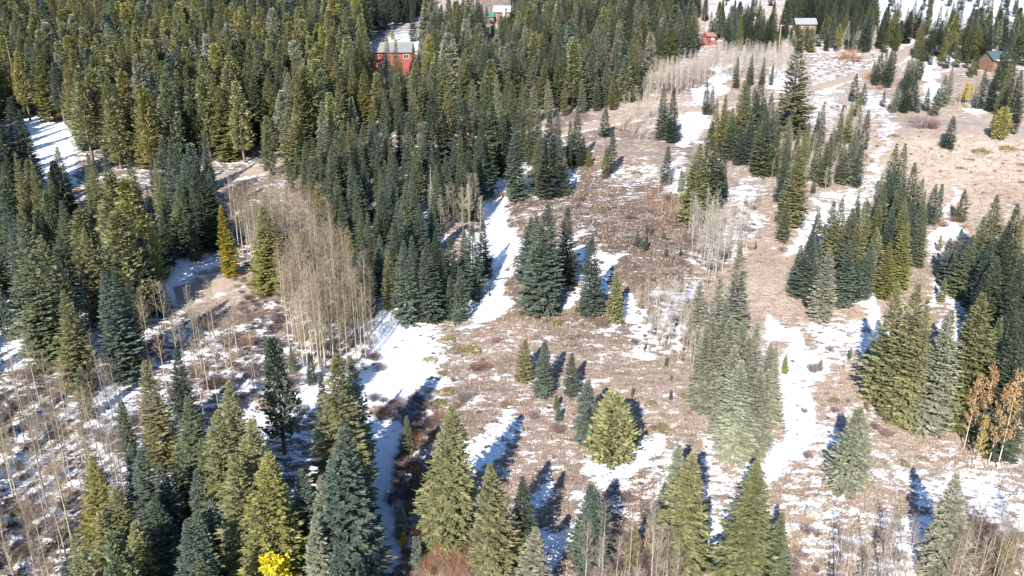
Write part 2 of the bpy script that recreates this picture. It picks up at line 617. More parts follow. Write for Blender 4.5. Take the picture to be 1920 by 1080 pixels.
def mound_model(i, rad, h, n, seed):
    """low evergreen scrub: a cushion of needle sprays"""
    r = np.random.default_rng(seed)
    K = Kites()
    for k in range(n):
        az = r.uniform(0, 6.283); q = math.sqrt(r.random())
        f = 1 + 0.25 * math.sin(3 * az + seed)
        p = np.array([math.cos(az) * q * rad * f, math.sin(az) * q * rad * f, h * (1 - q ** 2.2) * r.uniform(0.45, 1.0)])
        d = np.array([math.cos(az) * q, math.sin(az) * q, 0.7]) + r.normal(0, 0.5, 3)
        K.add(p, d, r.uniform(0.2, 0.42), r.uniform(0.09, 0.2), r.normal(0, 1, 3), r.uniform(0.65, 1.3))
    V, Fc, S = K.arrays()
    me = mesh('scrub_%02d' % i, V, Fc, [M_needle])
    fattr(me, 'shade', S)
    return me


SPR_L = [spruce_model(i, 18.0, 0.42, rr, dn, 100 + i) for i, (rr, dn) in enumerate([(3.2, 12), (2.9, 12), (3.6, 13), (2.65, 11), (3.3, 11), (3.05, 13)])]
SPR_M = [spruce_model(10 + i, 9.0, 0.32, rr, dn, 200 + i) for i, (rr, dn) in enumerate([(1.8, 10), (1.6, 9), (2.05, 10)])]
SPR_S = [spruce_model(20 + i, 3.0, 0.20, rr, dn, 300 + i) for i, (rr, dn) in enumerate([(0.85, 8), (0.72, 8)])]
PIN_L = [pine_model(i, 16.0, rr, bt, cl, 400 + i) for i, (rr, bt, cl) in enumerate([(2.9, 0.12, 330), (2.6, 0.16, 300), (3.2, 0.10, 370), (2.4, 0.24, 250)])]
PIN_W = [pine_model(10 + i, 7.0, rr, 0.05, 330, 500 + i, True) for i, rr in enumerate([2.5, 2.2])]
ASP = [aspen_model(i, 10.0, f, n, 600 + i) for i, (f, n) in enumerate([(0.35, 34), (0.45, 28), (0.25, 40), (0.5, 24), (0.3, 32), (0.4, 36)])]
ASP_Y = [aspen_model(20 + i, 7.0, 0.15, 36, 650 + i, leaves=12) for i in range(2)]
ASP_O = [aspen_model(30 + i, 9.0, 0.25, 26, 680 + i, leaves=2) for i in range(2)]
SHR = [shrub_model(i, 1.5, 1.4, st, 700 + i) for i, st in enumerate([110, 90, 130])]
SCRUB = [mound_model(i, 1.5, 0.75, 420, 730 + i) for i in range(2)]

TINT = {  # albedo of the needles
    'b': (0.118, 0.148, 0.112), 'g': (0.148, 0.168, 0.092), 'd': (0.078, 0.096, 0.064), 'o': (0.225, 0.220, 0.105),
    'y': (0.262, 0.245, 0.088), 'p': (0.282, 0.284, 0.203), 'r': (0.190, 0.140, 0.070), 'G': (0.32, 0.25, 0.032)}
TWORD = {'b': 'blue-green', 'g': 'mid green', 'd': 'dark green', 'o': 'olive green', 'y': 'yellow-green', 'p': 'pale grey-green', 'r': 'brownish green', 'G': 'golden green'}

# ------------------------------------------------------------------ where every conifer stands: tip x, tip y, base y in photo pixels, kind, tint [, width]
NADIR = 540 + F / math.tan(PITCH)
TREES = []      # dicts


def put_many(rows, phrase, labels=None):
    """rows of (kind, tip x, tip y, base y, tint, width)"""
    tx, ty, by = (np.array([r_[i] for r_ in rows], float) for i in (1, 2, 3))
    bx = tx + (960 - tx) * (by - ty) / (NADIR - ty)
    P = hit(bx, by)
    d = px_dir(tx, ty)
    h = CAMZ + P[:, 1] / d[:, 1] * d[:, 2] - P[:, 2]
    for i, r_ in enumerate(rows):
        TREES.append(dict(kind=r_[0], P=P[i], h=max(float(h[i]), 0.8), tint=r_[4], phrase=phrase, w=1 + (r_[5] - 1) * 0.6, label=labels[i] if labels else None, pxh=by[i] - ty[i], hand=True))


def hand(phrase, text):
    rows = []
    for item in text.replace('\n', ',').split(','):
        q = item.split()
        if len(q) >= 5:
            rows.append((q[3], float(q[0]), float(q[1]), float(q[2]), q[4], float(q[5]) if len(q) > 5 else 1.0))
    put_many(rows, phrase)


def single(label, kind, tx, ty, by, tint, width=1.0):
    put_many([(kind, tx, ty, by, tint, width)], None, [label])


# trees that stand alone in the meadow, each with its own label
single('blue-green spruce with long diagonal shadow at the head of the foreground snow streaks', 'S', 840, 757, 1012, 'o', width=1.15)
single('tall spruce beside the dark spruce at the meadow foot', 'S', 924, 868, 1105, 'o', width=1.1)
single('dark shaded spruce at the meadow foot, beside a taller lit one', 'S', 977, 895, 1075, 'd', width=1.05)
single('small olive fir in the open meadow beside two blue-green firs', 'S', 984, 635, 712, 'o', width=1.35)
single('bushy blue-green fir, larger of two side by side in the meadow', 'S', 1022, 640, 740, 'b', width=1.2)
single('slim blue-green fir, smaller of two side by side in the meadow', 'S', 1072, 662, 740, 'b', width=1.1)
single('blue-green spruce touching the round olive pine in the meadow', 'S', 1102, 714, 828, 'b', width=1.2)
single('round bushy olive pine in the open meadow', 'W', 1150, 745, 870, 'o', width=1.05)
single('low bushy pine leaning out behind the round olive pine', 'W', 1186, 792, 836, 'o')
single('tiny green fir sapling below the two meadow firs', 'S', 1043, 742, 766, 'g', width=1.2)
single('tiny blue-green fir sapling just under another sapling in the meadow', 'S', 1047, 764, 790, 'b', width=1.2)
single('lone conical pale spruce with wide skirt above the bare saplings', 'S', 1612, 765, 918, 'p', width=1.45)
single('large dense spruce with broad base at the meadow foot', 'S', 1428, 864, 1125, 'o', width=1.5)
single('big full spruce with long blue shadow on the snow', 'S', 1296, 850, 1062, 'o', width=1.3)
single('slim pale spruce close behind the big full spruce', 'S', 1272, 832, 985, 'p', width=0.85)
single('short bushy spruce tucked beside the big full spruce', 'S', 1248, 905, 985, 'b', width=1.3)
single('thin dark fir in the shadow of the big full spruce', 'S', 1324, 940, 1018, 'g', width=0.9)
single('blue-green spruce among bare aspens at the meadow foot', 'S', 1112, 907, 1062, 'b', width=1.2)
single('small golden-green fir among bare aspens on snow', 'S', 1192, 983, 1062, 'y', width=0.95)
single('spruce partly screened by aspens with a blue shadow on snow', 'S', 1797, 886, 1092, 'p', width=1.2)
single('small yellow-green fir beside the aspens on the snow', 'S', 1892, 1010, 1100, 'y', width=1.2)
single('shaggy pale spruce low at the meadow foot', 'S', 1005, 990, 1135, 'p', width=1.2)
single('narrow spruce beside the large dense broad spruce', 'S', 1466, 962, 1085, 'g', width=0.9)
single('spruce overlapping the large dense broad spruce', 'S', 1372, 984, 1110, 'b', width=1.1)
single('slender green fir in the brushy gully beside blue snow', 'S', 762, 778, 852, 'g', width=0.8)
single('small pale fir among brown brush in the gully', 'S', 750, 946, 1003, 'p', width=1.1)
single('small blue-green fir beside the brown brush patch', 'S', 779, 1008, 1062, 'b', width=1.1)
single('lone small spruce on the bare tan hillside', 'S', 1789, 217, 278, 'b', width=1.2)
single('narrow pointed fir at the edge of the bare tan hillside', 'S', 1811, 354, 416, 'g', width=1.1)
single('tall dark spruce standing alone beside the dirt road', 'S', 1500, 72, 258, 'o', width=1.35)
single('golden-green larch-like fir beside the gravel pad', 'S', 414, 382, 520, 'G', width=0.95)
single('broad bright green spruce beside the bare aspen stand', 'S', 492, 385, 548, 'y', width=1.6)
single('short blue-green spruce on the roadside grass', 'S', 1136, 200, 256, 'b', width=1.15)
single('dark fir with a smaller olive one at its foot, upper meadow', 'S', 1148, 246, 325, 'd', width=1.0)
single('olive fir at the foot of a dark fir, upper meadow', 'S', 1137, 272, 333, 'o', width=1.15)
single('spruce rising out of bare aspens in the upper meadow', 'S', 1254, 274, 345, 'b', width=1.1)
single('small slim fir standing on blue snow at the forest edge', 'S', 1060, 300, 367, 'g', width=0.95)
single('rounded yellow-green pine on the tan hillside by the cabin trees', 'W', 1884, 204, 262, 'y', width=0.9)

hand('of the meadow clump of four', '''1022 382 585 S b 1.25, 993 408 528 S b 1.2, 1064 388 535 S d 0.95, 1007 398 540 S g 1.0''')
hand('beside the shaded snow in mid meadow', '''1108 443 592 S b 1.2, 1156 508 602 S o 1.35''')
hand('among the knee-high saplings in mid meadow', '''1222 418 440 S g 1.3, 1213 420 438 S g 1.3, 1196 432 462 S b 1.2, 1213 440 470 S d 1.3, 1245 432 447 S g 1.2, 1250 458 483 S g 1.2,
1265 478 486 S d 1.3, 1277 463 480 S d 1.3, 1204 442 464 S g 1.2, 1418 452 468 S g 1.1''')
hand('scattered as a sapling on the lower meadow', '''1210 643 657 S g 1.3, 1250 668 688 S b 1.2, 1259 702 714 S g 1.3, 1186 725 744 S g 1.1, 1258 730 750 S b 1.2, 978 580 592 S b 1.3, 1050 575 588 S g 1.1,
1596 650 674 S g 1.0, 1541 672 695 S p 1.0, 1627 750 768 S o 1.2, 1629 648 678 S g 0.9, 1475 662 700 S y 0.9, 918 545 556 S d 1.3''')
hand('in the tight pale clump beside the bright snow drift', '''1388 456 640 S p 0.95, 1312 525 652 S p 0.85, 1351 520 645 S p 0.9, 1336 592 768 S p 1.1, 1371 590 775 S p 0.95, 1391 598 790 S p 0.9, 1418 602 800 S p 1.0,
1443 640 800 S p 0.8, 1378 645 830 S p 1.0, 1393 676 858 S p 1.15, 1424 700 860 S p 1.0, 1324 606 770 S p 1.0, 1360 560 700 S p 0.9, 1405 630 810 S p 0.95, 1456 650 795 S p 0.85, 1440 690 845 S p 0.95''')
hand('in the leaning lit stand beside the orange aspens', '''1690 530 756 S o 1.05, 1722 528 778 S o 0.95, 1700 650 785 S o 1.0, 1777 590 812 S p 1.1, 1786 580 670 S y 1.1, 1850 548 805 S o 1.0, 1822 637 806 S o 1.0,
1875 594 800 S g 1.0, 1905 560 780 S d 1.0, 1772 520 566 S o 1.2, 1812 540 575 S b 1.1, 1745 560 800 S o 0.8, 1890 640 820 S g 0.9, 1920 600 850 S d 1.0''')
hand('in the dense hillside stand below the tan slope', '''1681 268 395 S g 1.0, 1700 268 400 S g 1.0, 1718 303 430 S g 1.0, 1731 334 440 S b 1.0, 1755 345 420 S b 0.9, 1768 345 416 S b 0.95, 1625 368 500 S o 1.1, 1580 370 500 S o 1.0,
1566 376 470 S g 1.0, 1536 394 480 S b 1.0, 1520 438 556 S b 1.2, 1559 465 602 S p 1.2, 1592 450 575 S b 1.1, 1635 452 560 S b 1.1, 1670 452 560 S y 1.2, 1699 422 545 S y 1.2, 1545 480 570 S o 1.0,
1610 420 540 S o 1.1, 1650 400 500 S g 1.1, 1660 340 450 S g 1.0, 1690 340 450 S g 1.0, 1715 380 500 S b 1.1, 1736 400 500 S g 1.0, 1640 470 556 S p 1.0, 1612 480 565 S b 1.0, 1502 460 545 S b 1.0, 1530 500 575 S b 1.0,
1650 372 470 S o 1.0, 1675 385 490 S b 1.0, 1700 370 480 S o 1.0, 1600 390 520 S g 1.0''')
hand('in the dark stand at the foot of the tan slope', '''1873 364 510 S o 1.0, 1845 404 520 S g 1.0, 1911 380 520 S g 1.1, 1890 420 560 S d 1.0, 1802 428 540 S b 1.0, 1782 446 530 S b 1.0, 1826 440 560 S g 1.1, 1860 452 590 S b 1.1,
1905 450 600 S d 1.0, 1875 480 620 S g 1.0, 1838 480 570 S b 1.0, 1795 470 550 S b 1.0, 1915 500 650 S d 1.0, 1850 510 640 S d 1.0, 1765 440 470 S y 1.2''')
hand('in the stand between the road and the willow flat', '''1500 272 425 S o 1.05, 1478 372 452 S g 0.9, 1560 248 350 S g 0.9, 1604 246 346 S p 1.1, 1585 262 345 S g 1.0, 1528 332 363 S g 1.1, 1540 240 340 S p 1.0, 1480 255 345 S g 1.0,
1460 240 330 S g 1.0, 1512 250 350 S o 1.0, 1470 300 380 S b 1.0, 1617 270 350 S b 1.0, 1445 225 300 S b 1.1, 1480 320 400 S b 1.0, 1520 220 300 S o 0.9''')
hand('in the thick clump just below the road bend', '''1396 150 290 S o 1.1, 1428 140 265 S g 1.0, 1362 175 285 S y 0.9, 1345 185 280 S y 0.9, 1375 200 300 S g 1.1, 1410 210 308 S b 1.1, 1440 205 330 S g 1.0, 1390 230 310 S b 1.1, 1425 235 325 S o 1.1,
1356 225 285 S g 1.0, 1448 175 310 S b 0.9, 1327 152 215 S b 1.0, 1337 162 215 S g 0.9, 1384 106 165 S g 0.9, 1411 100 160 S g 0.9, 1434 106 160 S b 0.8, 1450 120 160 S g 0.9, 1405 130 200 S g 0.9''')
hand('in the clump rising from bare grey aspens', '''1335 226 395 S g 0.9, 1312 268 420 S o 1.1, 1348 262 390 S d 1.0, 1300 300 400 S g 1.0, 1360 290 385 S d 0.9, 1322 300 415 S g 1.0, 1338 310 400 S d 1.0, 1278 318 360 S g 0.8''')
hand('of the pair at the lower edge of the road', '''1246 156 262 S b 1.0, 1264 162 268 S d 0.95''')
hand('by the road fork above the tan hillside', '''1606 138 190 S b 1.2, 1613 172 218 S y 1.2, 1623 155 197 S b 1.1, 1648 104 160 S b 1.1, 1680 74 155 S d 1.0, 1665 92 160 S b 1.1, 1655 98 152 S g 1.0, 1640 115 150 S b 1.0, 1672 95 165 S b 1.0,
1733 78 150 S g 1.1, 1705 112 170 S b 1.0, 1684 155 212 S p 1.1, 1706 138 212 S d 1.0, 1720 140 208 S b 1.2, 1660 168 200 S b 1.1, 1760 165 217 S g 1.1, 1742 163 208 S b 1.0, 1725 190 212 S p 1.3, 1695 150 205 S b 1.1, 1787 125 195 S p 0.9, 1774 140 200 S p 0.9,
1712 100 165 S g 1.0, 1722 95 160 S g 1.0''')
hand('around the green-roofed cabin', '''1835 95 140 S g 1.2, 1826 110 145 S o 1.1, 1850 128 204 S d 1.0, 1870 135 208 S d 1.1, 1862 150 205 S g 1.0, 1888 80 170 S g 1.1, 1902 60 150 S g 1.1, 1905 100 200 S g 1.1, 1893 130 215 S o 1.0, 1878 165 215 S o 0.9,
1910 180 250 S d 1.1, 1865 215 255 S b 1.1, 1800 88 126 S g 1.1, 1816 100 128 S g 1.0, 1780 90 128 S d 1.1, 1768 95 124 S g 1.0, 1750 92 122 S b 1.0, 1918 130 230 S g 1.0''')
hand('along the forest edge beside the snowy gully', '''967 238 376 S b 1.2, 1030 212 372 S d 1.0, 1022 270 372 S b 1.1, 995 205 310 S g 0.9, 1084 200 310 S d 1.0, 1070 225 310 S g 1.0, 1008 260 366 S g 0.9, 1105 275 312 S y 1.1,
985 160 300 S g 0.9, 945 165 280 S g 1.0, 960 155 290 S g 1.0, 897 254 378 S b 1.0, 880 280 360 S b 1.0, 872 190 340 S d 1.2, 912 160 330 S g 1.1, 905 230 370 S d 1.0, 1050 240 330 S b 1.0, 1094 255 310 S d 0.9''')
hand('in the dense stand bounded by the snowy gully', '''810 172 345 S d 1.35, 777 284 370 P o 1.2, 740 294 350 S b 1.0, 755 300 360 S b 0.9, 706 286 384 S g 1.1, 681 294 362 S g 1.0, 695 214 320 S b 1.0, 736 332 440 S b 1.1, 757 364 470 S b 1.0, 710 386 475 S o 1.1,
664 344 460 S g 1.0, 640 380 470 S b 0.9, 610 334 420 S g 1.0, 568 274 345 S g 0.9, 586 260 345 S g 1.0, 602 298 350 S g 1.0, 722 300 380 S b 0.9, 770 440 560 S b 1.0, 757 450 606 S b 1.0, 800 450 602 S b 1.2, 816 430 540 S d 1.1,
845 440 570 S d 1.1, 885 420 560 S b 1.1, 905 410 520 S d 1.1, 862 500 604 S b 1.0, 842 515 600 S b 1.0, 680 450 575 S b 1.0, 650 425 545 S y 1.0, 725 465 580 S o 0.9, 665 470 600 S b 1.0, 690 400 520 S g 1.0, 710 440 550 S b 1.0, 785 380 500 S b 1.0, 830 470 580 S d 1.0,
630 330 440 S g 1.0, 655 300 400 S g 1.0, 740 410 540 S d 1.0, 690 480 590 S d 0.9, 870 430 530 S d 1.0, 620 395 470 S g 0.9, 595 340 420 S y 0.9, 580 310 400 S g 1.0, 555 280 350 S g 0.9, 540 300 360 S g 1.0''')
hand('in the sunlit stand below the track', '''42 400 690 S g 1.0, 119 543 735 S o 1.1, 147 690 785 S g 1.0, 195 505 716 S b 1.1, 22 420 610 S b 1.0, 60 305 470 S o 0.9, 105 275 400 S g 1.0, 115 375 500 S g 1.0, 75 440 640 S o 1.2, 160 430 600 S o 1.0, 205 330 520 P o 1.3,
245 340 560 P y 1.2, 220 400 600 P o 1.3, 170 300 430 S o 1.0, 260 440 590 S d 1.1, 320 260 420 S b 1.1, 345 290 430 S b 1.1, 300 330 460 S g 1.0, 330 350 480 S g 1.1, 370 300 470 S d 1.1, 395 350 460 S d 1.1, 355 400 490 S g 1.0, 285 400 520 S d 1.0, 150 395 560 P o 1.1,
10 290 390 S d 1.1, 15 180 370 S d 1.2, 34 205 352 S d 1.1, -5 215 380 S d 1.1, 48 300 395 S d 1.0, 110 440 560 S g 1.1, 190 555 640 S b 1.0, 240 520 620 S d 1.0, 5 380 560 S b 1.0, 60 520 680 S g 1.1, 215 500 690 S d 1.0, 285 300 400 S b 1.0, 130 560 690 S d 1.0''')
hand('on the shaded bank of the brushy draw', '''329 648 795 S d 0.9, 271 672 880 S o 1.2, 346 742 960 S g 1.0, 427 713 930 S o 1.2, 226 748 865 S g 1.0, 466 788 1085 S o 1.2, 170 852 1050 S y 1.1, 212 915 1110 S o 1.2, 240 832 1000 S b 1.0, 266 842 1010 S b 1.0, 298 866 1020 S b 1.0,
367 882 1010 S b 0.9, 394 936 1100 S b 1.0, 349 982 1120 S b 0.9, 322 1015 1130 S g 0.9, 512 638 850 P d 1.1, 632 662 940 S o 1.25, 657 668 900 S g 0.9, 598 700 880 S d 0.8, 566 876 1090 S b 1.0, 600 892 1120 S p 1.0, 640 800 1120 S b 1.2, 545 650 700 S g 1.0, 580 660 720 S d 0.8,
440 850 1120 S o 1.1, 500 850 1130 S y 1.2, 480 940 1150 S o 1.2, 290 930 1120 S d 1.1, 250 980 1150 S o 1.1, 620 860 1130 S b 1.1, 590 980 1160 S p 1.1, 410 770 1000 S o 1.1, 650 780 1050 S d 1.1, 370 960 1130 S b 1.0, 190 960 1130 S o 1.1, 380 820 1000 S g 0.8''')
hand('between the road and the gully-side stand', '''700 205 312 S g 1.0, 726 210 318 S b 1.0, 750 214 305 S b 1.0, 770 196 312 S d 1.0, 832 206 330 S d 1.1, 852 204 322 S d 1.0, 893 184 318 S g 1.0, 926 192 312 S g 0.9, 942 206 332 S d 1.0, 660 220 318 S o 1.0, 680 230 330 S g 1.0,
640 232 325 S g 1.0, 618 226 330 S d 1.0, 790 210 318 S g 0.9, 976 200 300 S d 0.9, 1010 205 312 S g 0.9, 1046 205 300 S b 0.9, 870 235 335 S d 0.9, 598 240 332 S g 0.9''')
hand('on the upper verge of the road', '''812 160 252 S g 1.0, 838 150 252 S o 1.0, 862 156 250 S g 1.0, 886 148 250 S p 1.0, 905 150 246 S g 0.9, 930 140 248 S p 1.0, 955 142 240 S g 1.0, 980 146 236 S o 0.9, 1002 150 232 S p 0.9, 745 160 252 S g 0.9, 772 158 252 S o 1.0, 720 165 250 S g 1.0, 1028 148 222 S p 0.9, 1060 146 216 S o 1.0, 1092 148 212 S p 1.0, 1120 140 208 S g 1.0, 1150 138 206 S y 1.0''')
hand('in front of the red house', '''724 62 158 S p 0.7, 741 70 160 S o 0.8, 713 118 190 S g 0.8, 730 120 195 S g 0.8, 752 110 190 S g 0.7, 775 82 170 S r 0.8, 786 72 165 S p 0.8, 805 68 170 P y 0.8, 690 62 175 S g 1.0, 762 128 205 S g 0.9, 742 128 215 S g 0.8, 705 130 205 S g 0.8, 777 118 200 S o 1.0, 793 100 200 S o 0.9''')
hand('on the slope above the powerline', '''840 -20 68 S d 1.0, 857 -5 42 S b 1.3, 867 0 30 S b 1.2, 828 5 52 S d 1.1, 815 25 55 S o 1.2, 735 48 78 P y 1.0, 772 5 78 S b 1.0, 880 38 88 S b 1.3, 912 12 45 S b 1.0, 895 -10 40 S d 1.1, 940 30 60 S o 1.1, 870 60 90 S g 1.0, 800 10 40 S b 1.0''')

TREES_HAND_XY = np.array([t['P'][:2] for t in TREES])

# --- dense stands between the trees picked out above
ROAD_PX = [(1900, 40), (1810, 60), (1760, 72), (1722, 84), (1700, 100), (1676, 116), (1630, 136), (1590, 148), (1550, 160), (1480, 178), (1400, 192), (1300, 205), (1200, 218), (1110, 235), (1020, 255), (935, 266), (830, 268), (738, 264),
           (655, 284), (560, 305), (437, 330), (340, 352), (262, 369), (180, 380), (90, 386), (-30, 390), (-200, 392)]
_r = hit([p[0] for p in ROAD_PX], [p[1] for p in ROAD_PX])[:, :2]


def smooth_line(P, step=2.0):
    for _ in range(2):
        Q = np.empty((2 * len(P) - 2, 2)); Q[0::2] = 0.75 * P[:-1] + 0.25 * P[1:]; Q[1::2] = 0.25 * P[:-1] + 0.75 * P[1:]
        P = np.vstack([P[:1], Q, P[-1:]])
    s = np.concatenate([[0], np.cumsum(np.hypot(*np.diff(P, axis=0).T))])
    u = np.arange(0, s[-1], step)
    return np.stack([np.interp(u, s, P[:, 0]), np.interp(u, s, P[:, 1])], -1)


ROAD = smooth_line(_r)
HOUSE_SPOTS = hit([737, 942, 1328, 1507, 1863, 921], [133, 40, 84, 58, 131, 45])
OCC = np.vstack([TREES_HAND_XY, hit([515, 515, 520, 520, 500, 540], [1180, 1225, 1270, 1330, 1250, 1250])[:, :2]])


def sample_poly(poly, spacing, tries, occ, road_gap=4.5, house_gap=9.0):
    """points on the ground inside a pixel polygon, kept a spacing apart"""
    P = np.array(poly, float)
    H = hit(P[:, 0], P[:, 1])
    x0, y0 = H[:, :2].min(0); x1, y1 = H[:, :2].max(0)
    c = np.stack([rng.uniform(x0, x1, tries), rng.uniform(y0, y1, tries)], -1)
    z = G(c[:, 0], c[:, 1])
    u, v = project(c[:, 0], c[:, 1], z)
    ok = in_poly(u, v, poly)
    ok &= seg_dist(c[:, 0], c[:, 1], ROAD[::3]) > road_gap
    for h in HOUSE_SPOTS:
        ok &= np.hypot(c[:, 0] - h[0], c[:, 1] - h[1]) > house_gap
    c = c[ok]; uv = np.stack([u, v], -1)[ok]
    out, outuv = [], []
    grid = {}

    def key(p):
        return (int(p[0] // spacing), int(p[1] // spacing))
    for p in occ:
        grid.setdefault(key(p), []).append(p)
    for p, q in zip(c, uv):
        k = key(p)
        s = spacing * rng.uniform(0.75, 1.15)
        if any(math.hypot(p[0] - o[0], p[1] - o[1]) < s for i in (-1, 0, 1) for j in (-1, 0, 1) for o in grid.get((k[0] + i, k[1] + j), ())):
            continue
        grid.setdefault(k, []).append(p)
        out.append(p); outuv.append(q)
    return np.array(out).reshape(-1, 2), np.array(outuv).reshape(-1, 2)


HOUSE_BOX = [(696, 78, 778, 122, 133), (924, 8, 962, 32, 40), (912, 24, 930, 38, 44), (1314, 60, 1342, 82, 84), (1486, 36, 1526, 50, 58), (1842, 94, 1886, 124, 131), (1452, 44, 1466, 100, 102), (912, 44, 926, 72, 78)]


def fill(poly, spacing, h0, h1, mix, phrase, tries=4000, pine=0.0, width=(0.85, 1.1), off=False):
    global OCC
    pts, uv = sample_poly(poly, spacing, tries, OCC)
    if not len(pts):
        return
    OCC = np.vstack([OCC, pts])
    codes = list(mix)
    for p, q in zip(pts, uv):
        tint = codes[rng.integers(len(codes))]
        h = rng.uniform(h0, h1)
        if rng.random() < 0.14:
            h *= 0.6
        kind = 'P' if rng.random() < pine else 'S'
        P = np.array([p[0], p[1], float(G(p[0], p[1]))])
        _, vt = project(P[0], P[1], P[2] + h)
        bad = False
        for bx0, by0, bx1, by1, base in HOUSE_BOX:            # nothing tall grows right in front of a house
            if bx0 - 8 < q[0] < bx1 + 8 and q[1] > base - 1 and vt < by1:
                k = (q[1] - by1 - rng.uniform(-5, 4)) / (q[1] - vt)
                if k < 0.3:
                    bad = True
                else:
                    h *= k
                    _, vt = project(P[0], P[1], P[2] + h)
        if bad:
            continue
        TREES.append(dict(kind=kind, P=P, h=h, tint=tint, phrase=phrase, w=rng.uniform(*width), label=None, pxh=q[1] - vt, hand=False, far=off))


fill([(-120, 120), (300, 100), (690, 140), (690, 262), (640, 340), (540, 345), (480, 325), (420, 318), (290, 340), (170, 305), (140, 235), (40, 225), (-120, 300)], 5.0, 16, 22, 'oyogboopgoy', 'of the tall olive forest above the track', 9000, 0.4, (0.95, 1.25))
fill([(-120, 30), (300, 10), (690, 20), (690, 140), (300, 100), (-120, 120)], 6.0, 16, 22, 'oygobdgopy', 'of the far olive forest', 9000, 0.4, (1.0, 1.3))
fill([(300, -8), (790, -8), (800, 30), (700, 70), (690, 30), (300, 25)], 6.2, 15, 20, 'dbdgb', 'of the far dark forest', 6000, 0.05, (1.0, 1.3))
fill([(-120, -8), (300, -8), (300, 10), (-120, 30)], 6.5, 15, 20, 'ogdo', 'of the far olive forest', 4000, 0.3, (1.0, 1.3))
fill([(690, 195), (800, 185), (800, 235), (690, 250)], 5.0, 12, 16, 'gog', 'of the forest in front of the red house', 3000, 0.1)
fill([(800, 85), (900, 60), (1000, 40), (1250, 40), (1300, 70), (1300, 105), (1200, 150), (1190, 198), (1050, 208), (950, 205), (800, 230)], 5.0, 14, 20, 'gpopgpob', 'of the mixed forest above the road', 9000, 0.12, (1.1, 1.4))
fill([(960, -8), (1080, -8), (1090, 40), (960, 40)], 6.0, 11, 16, 'bdb', 'of the far dark forest', 3000, 0.05)
fill([(1130, 5), (1290, 0), (1330, 45), (1130, 45)], 6.5, 10, 15, 'bdg', 'of the far dark forest', 3000, 0.05)
fill([(1330, 60), (1480, 62), (1560, 62), (1700, 62), (1920, 70), (1920, 125), (1750, 118), (1640, 98), (1500, 100), (1340, 100)], 5.8, 10, 16, 'gobdbyg', 'of the far trees above the road bend', 5000, 0.25, (1.0, 1.35))
fill([(1480, 5), (1620, 5), (1650, 60), (1480, 58)], 5.8, 13, 18, 'bdbg', 'of the far dark forest', 4000, 0.0, (1.0, 1.3))
fill([(1640, -5), (1920, -5), (1920, 62), (1660, 60)], 15.0, 8, 13, 'bdg', 'scattered on the far snowy slope', 3000, 0.0)
fill([(1360, 0), (1480, 15), (1480, 50), (1340, 50)], 13.0, 8, 12, 'bdg', 'scattered on the far snowy slope', 2000, 0.0)
fill([(0, 430), (60, 392), (150, 396), (260, 386), (400, 345), (415, 430), (390, 470), (300, 510), (200, 560), (60, 640), (-60, 640), (-60, 430)], 5.0, 10, 15, 'gobodg', 'in the sunlit stand below the track', 4000, 0.25)
fill([(570, 340), (700, 305), (900, 330), (900, 420), (800, 440), (760, 430), (840, 500), (800, 540), (690, 560), (640, 470), (580, 380)], 4.6, 10, 15, 'bgdbd', 'in the dense stand bounded by the snowy gully', 4000, 0.05)
fill([(1520, 540), (1600, 555), (1700, 530), (1735, 440), (1700, 400), (1640, 420), (1560, 470)], 4.6, 8, 12, 'bpogb', 'in the dense hillside stand below the tan slope', 2500)
fill([(1800, 520), (1960, 520), (1960, 860), (1880, 800), (1850, 640)], 5.2, 11, 15, 'gdog', 'in the dark stand at the foot of the tan slope', 2500)
fill([(1350, 250), (1420, 215), (1450, 270), (1440, 325), (1385, 308)], 4.4, 8, 12, 'gobg', 'in the thick clump just below the road bend', 1500)
fill([(1455, 260), (1620, 270), (1615, 340), (1540, 338), (1480, 400), (1460, 330)], 5.5, 8, 12, 'gobp', 'in the stand between the road and the willow flat', 1500)
fill([(180, 1080), (540, 1060), (680, 1120), (660, 1300), (150, 1300)], 4.6, 12, 15, 'obogb', 'on the shaded bank of the brushy draw', 2500, 0.1)

# the forest goes on beyond the picture's edge and throws its shade in
fill([(-420, 250), (-20, 250), (-10, 330), (30, 385), (-420, 420)], 5.0, 15, 19, 'odgb', 'of the forest', 3000, 0.2, off=True)
fill([(-420, 480), (-70, 480), (-70, 1300), (-420, 1300)], 5.5, 12, 15, 'ogb', 'of the forest', 3000, 0.2, off=True)
fill([(-420, 1330), (700, 1380), (700, 1600), (-420, 1600)], 5.0, 9, 11, 'ogb', 'of the forest', 3000, 0.2, off=True)

# --- bare aspens
ASPENS = []


def aspens(poly, spacing, n, h0, h1, phrase, tint, tries=3000):
    pts, uv = sample_poly(poly, spacing, tries, np.zeros((0, 2)), 3.5, 6.0)
    for p in pts[:n]:
        P = np.array([p[0], p[1], float(G(p[0], p[1]))])
        h = rng.uniform(h0, h1)
        _, v0 = project(P[0], P[1], P[2]); _, v1 = project(P[0], P[1], P[2] + h)
        t = np.array(tint) * rng.uniform(0.8, 1.2)
        ASPENS.append(dict(P=P, h=h, phrase=phrase, tint=t, pxh=v0 - v1))


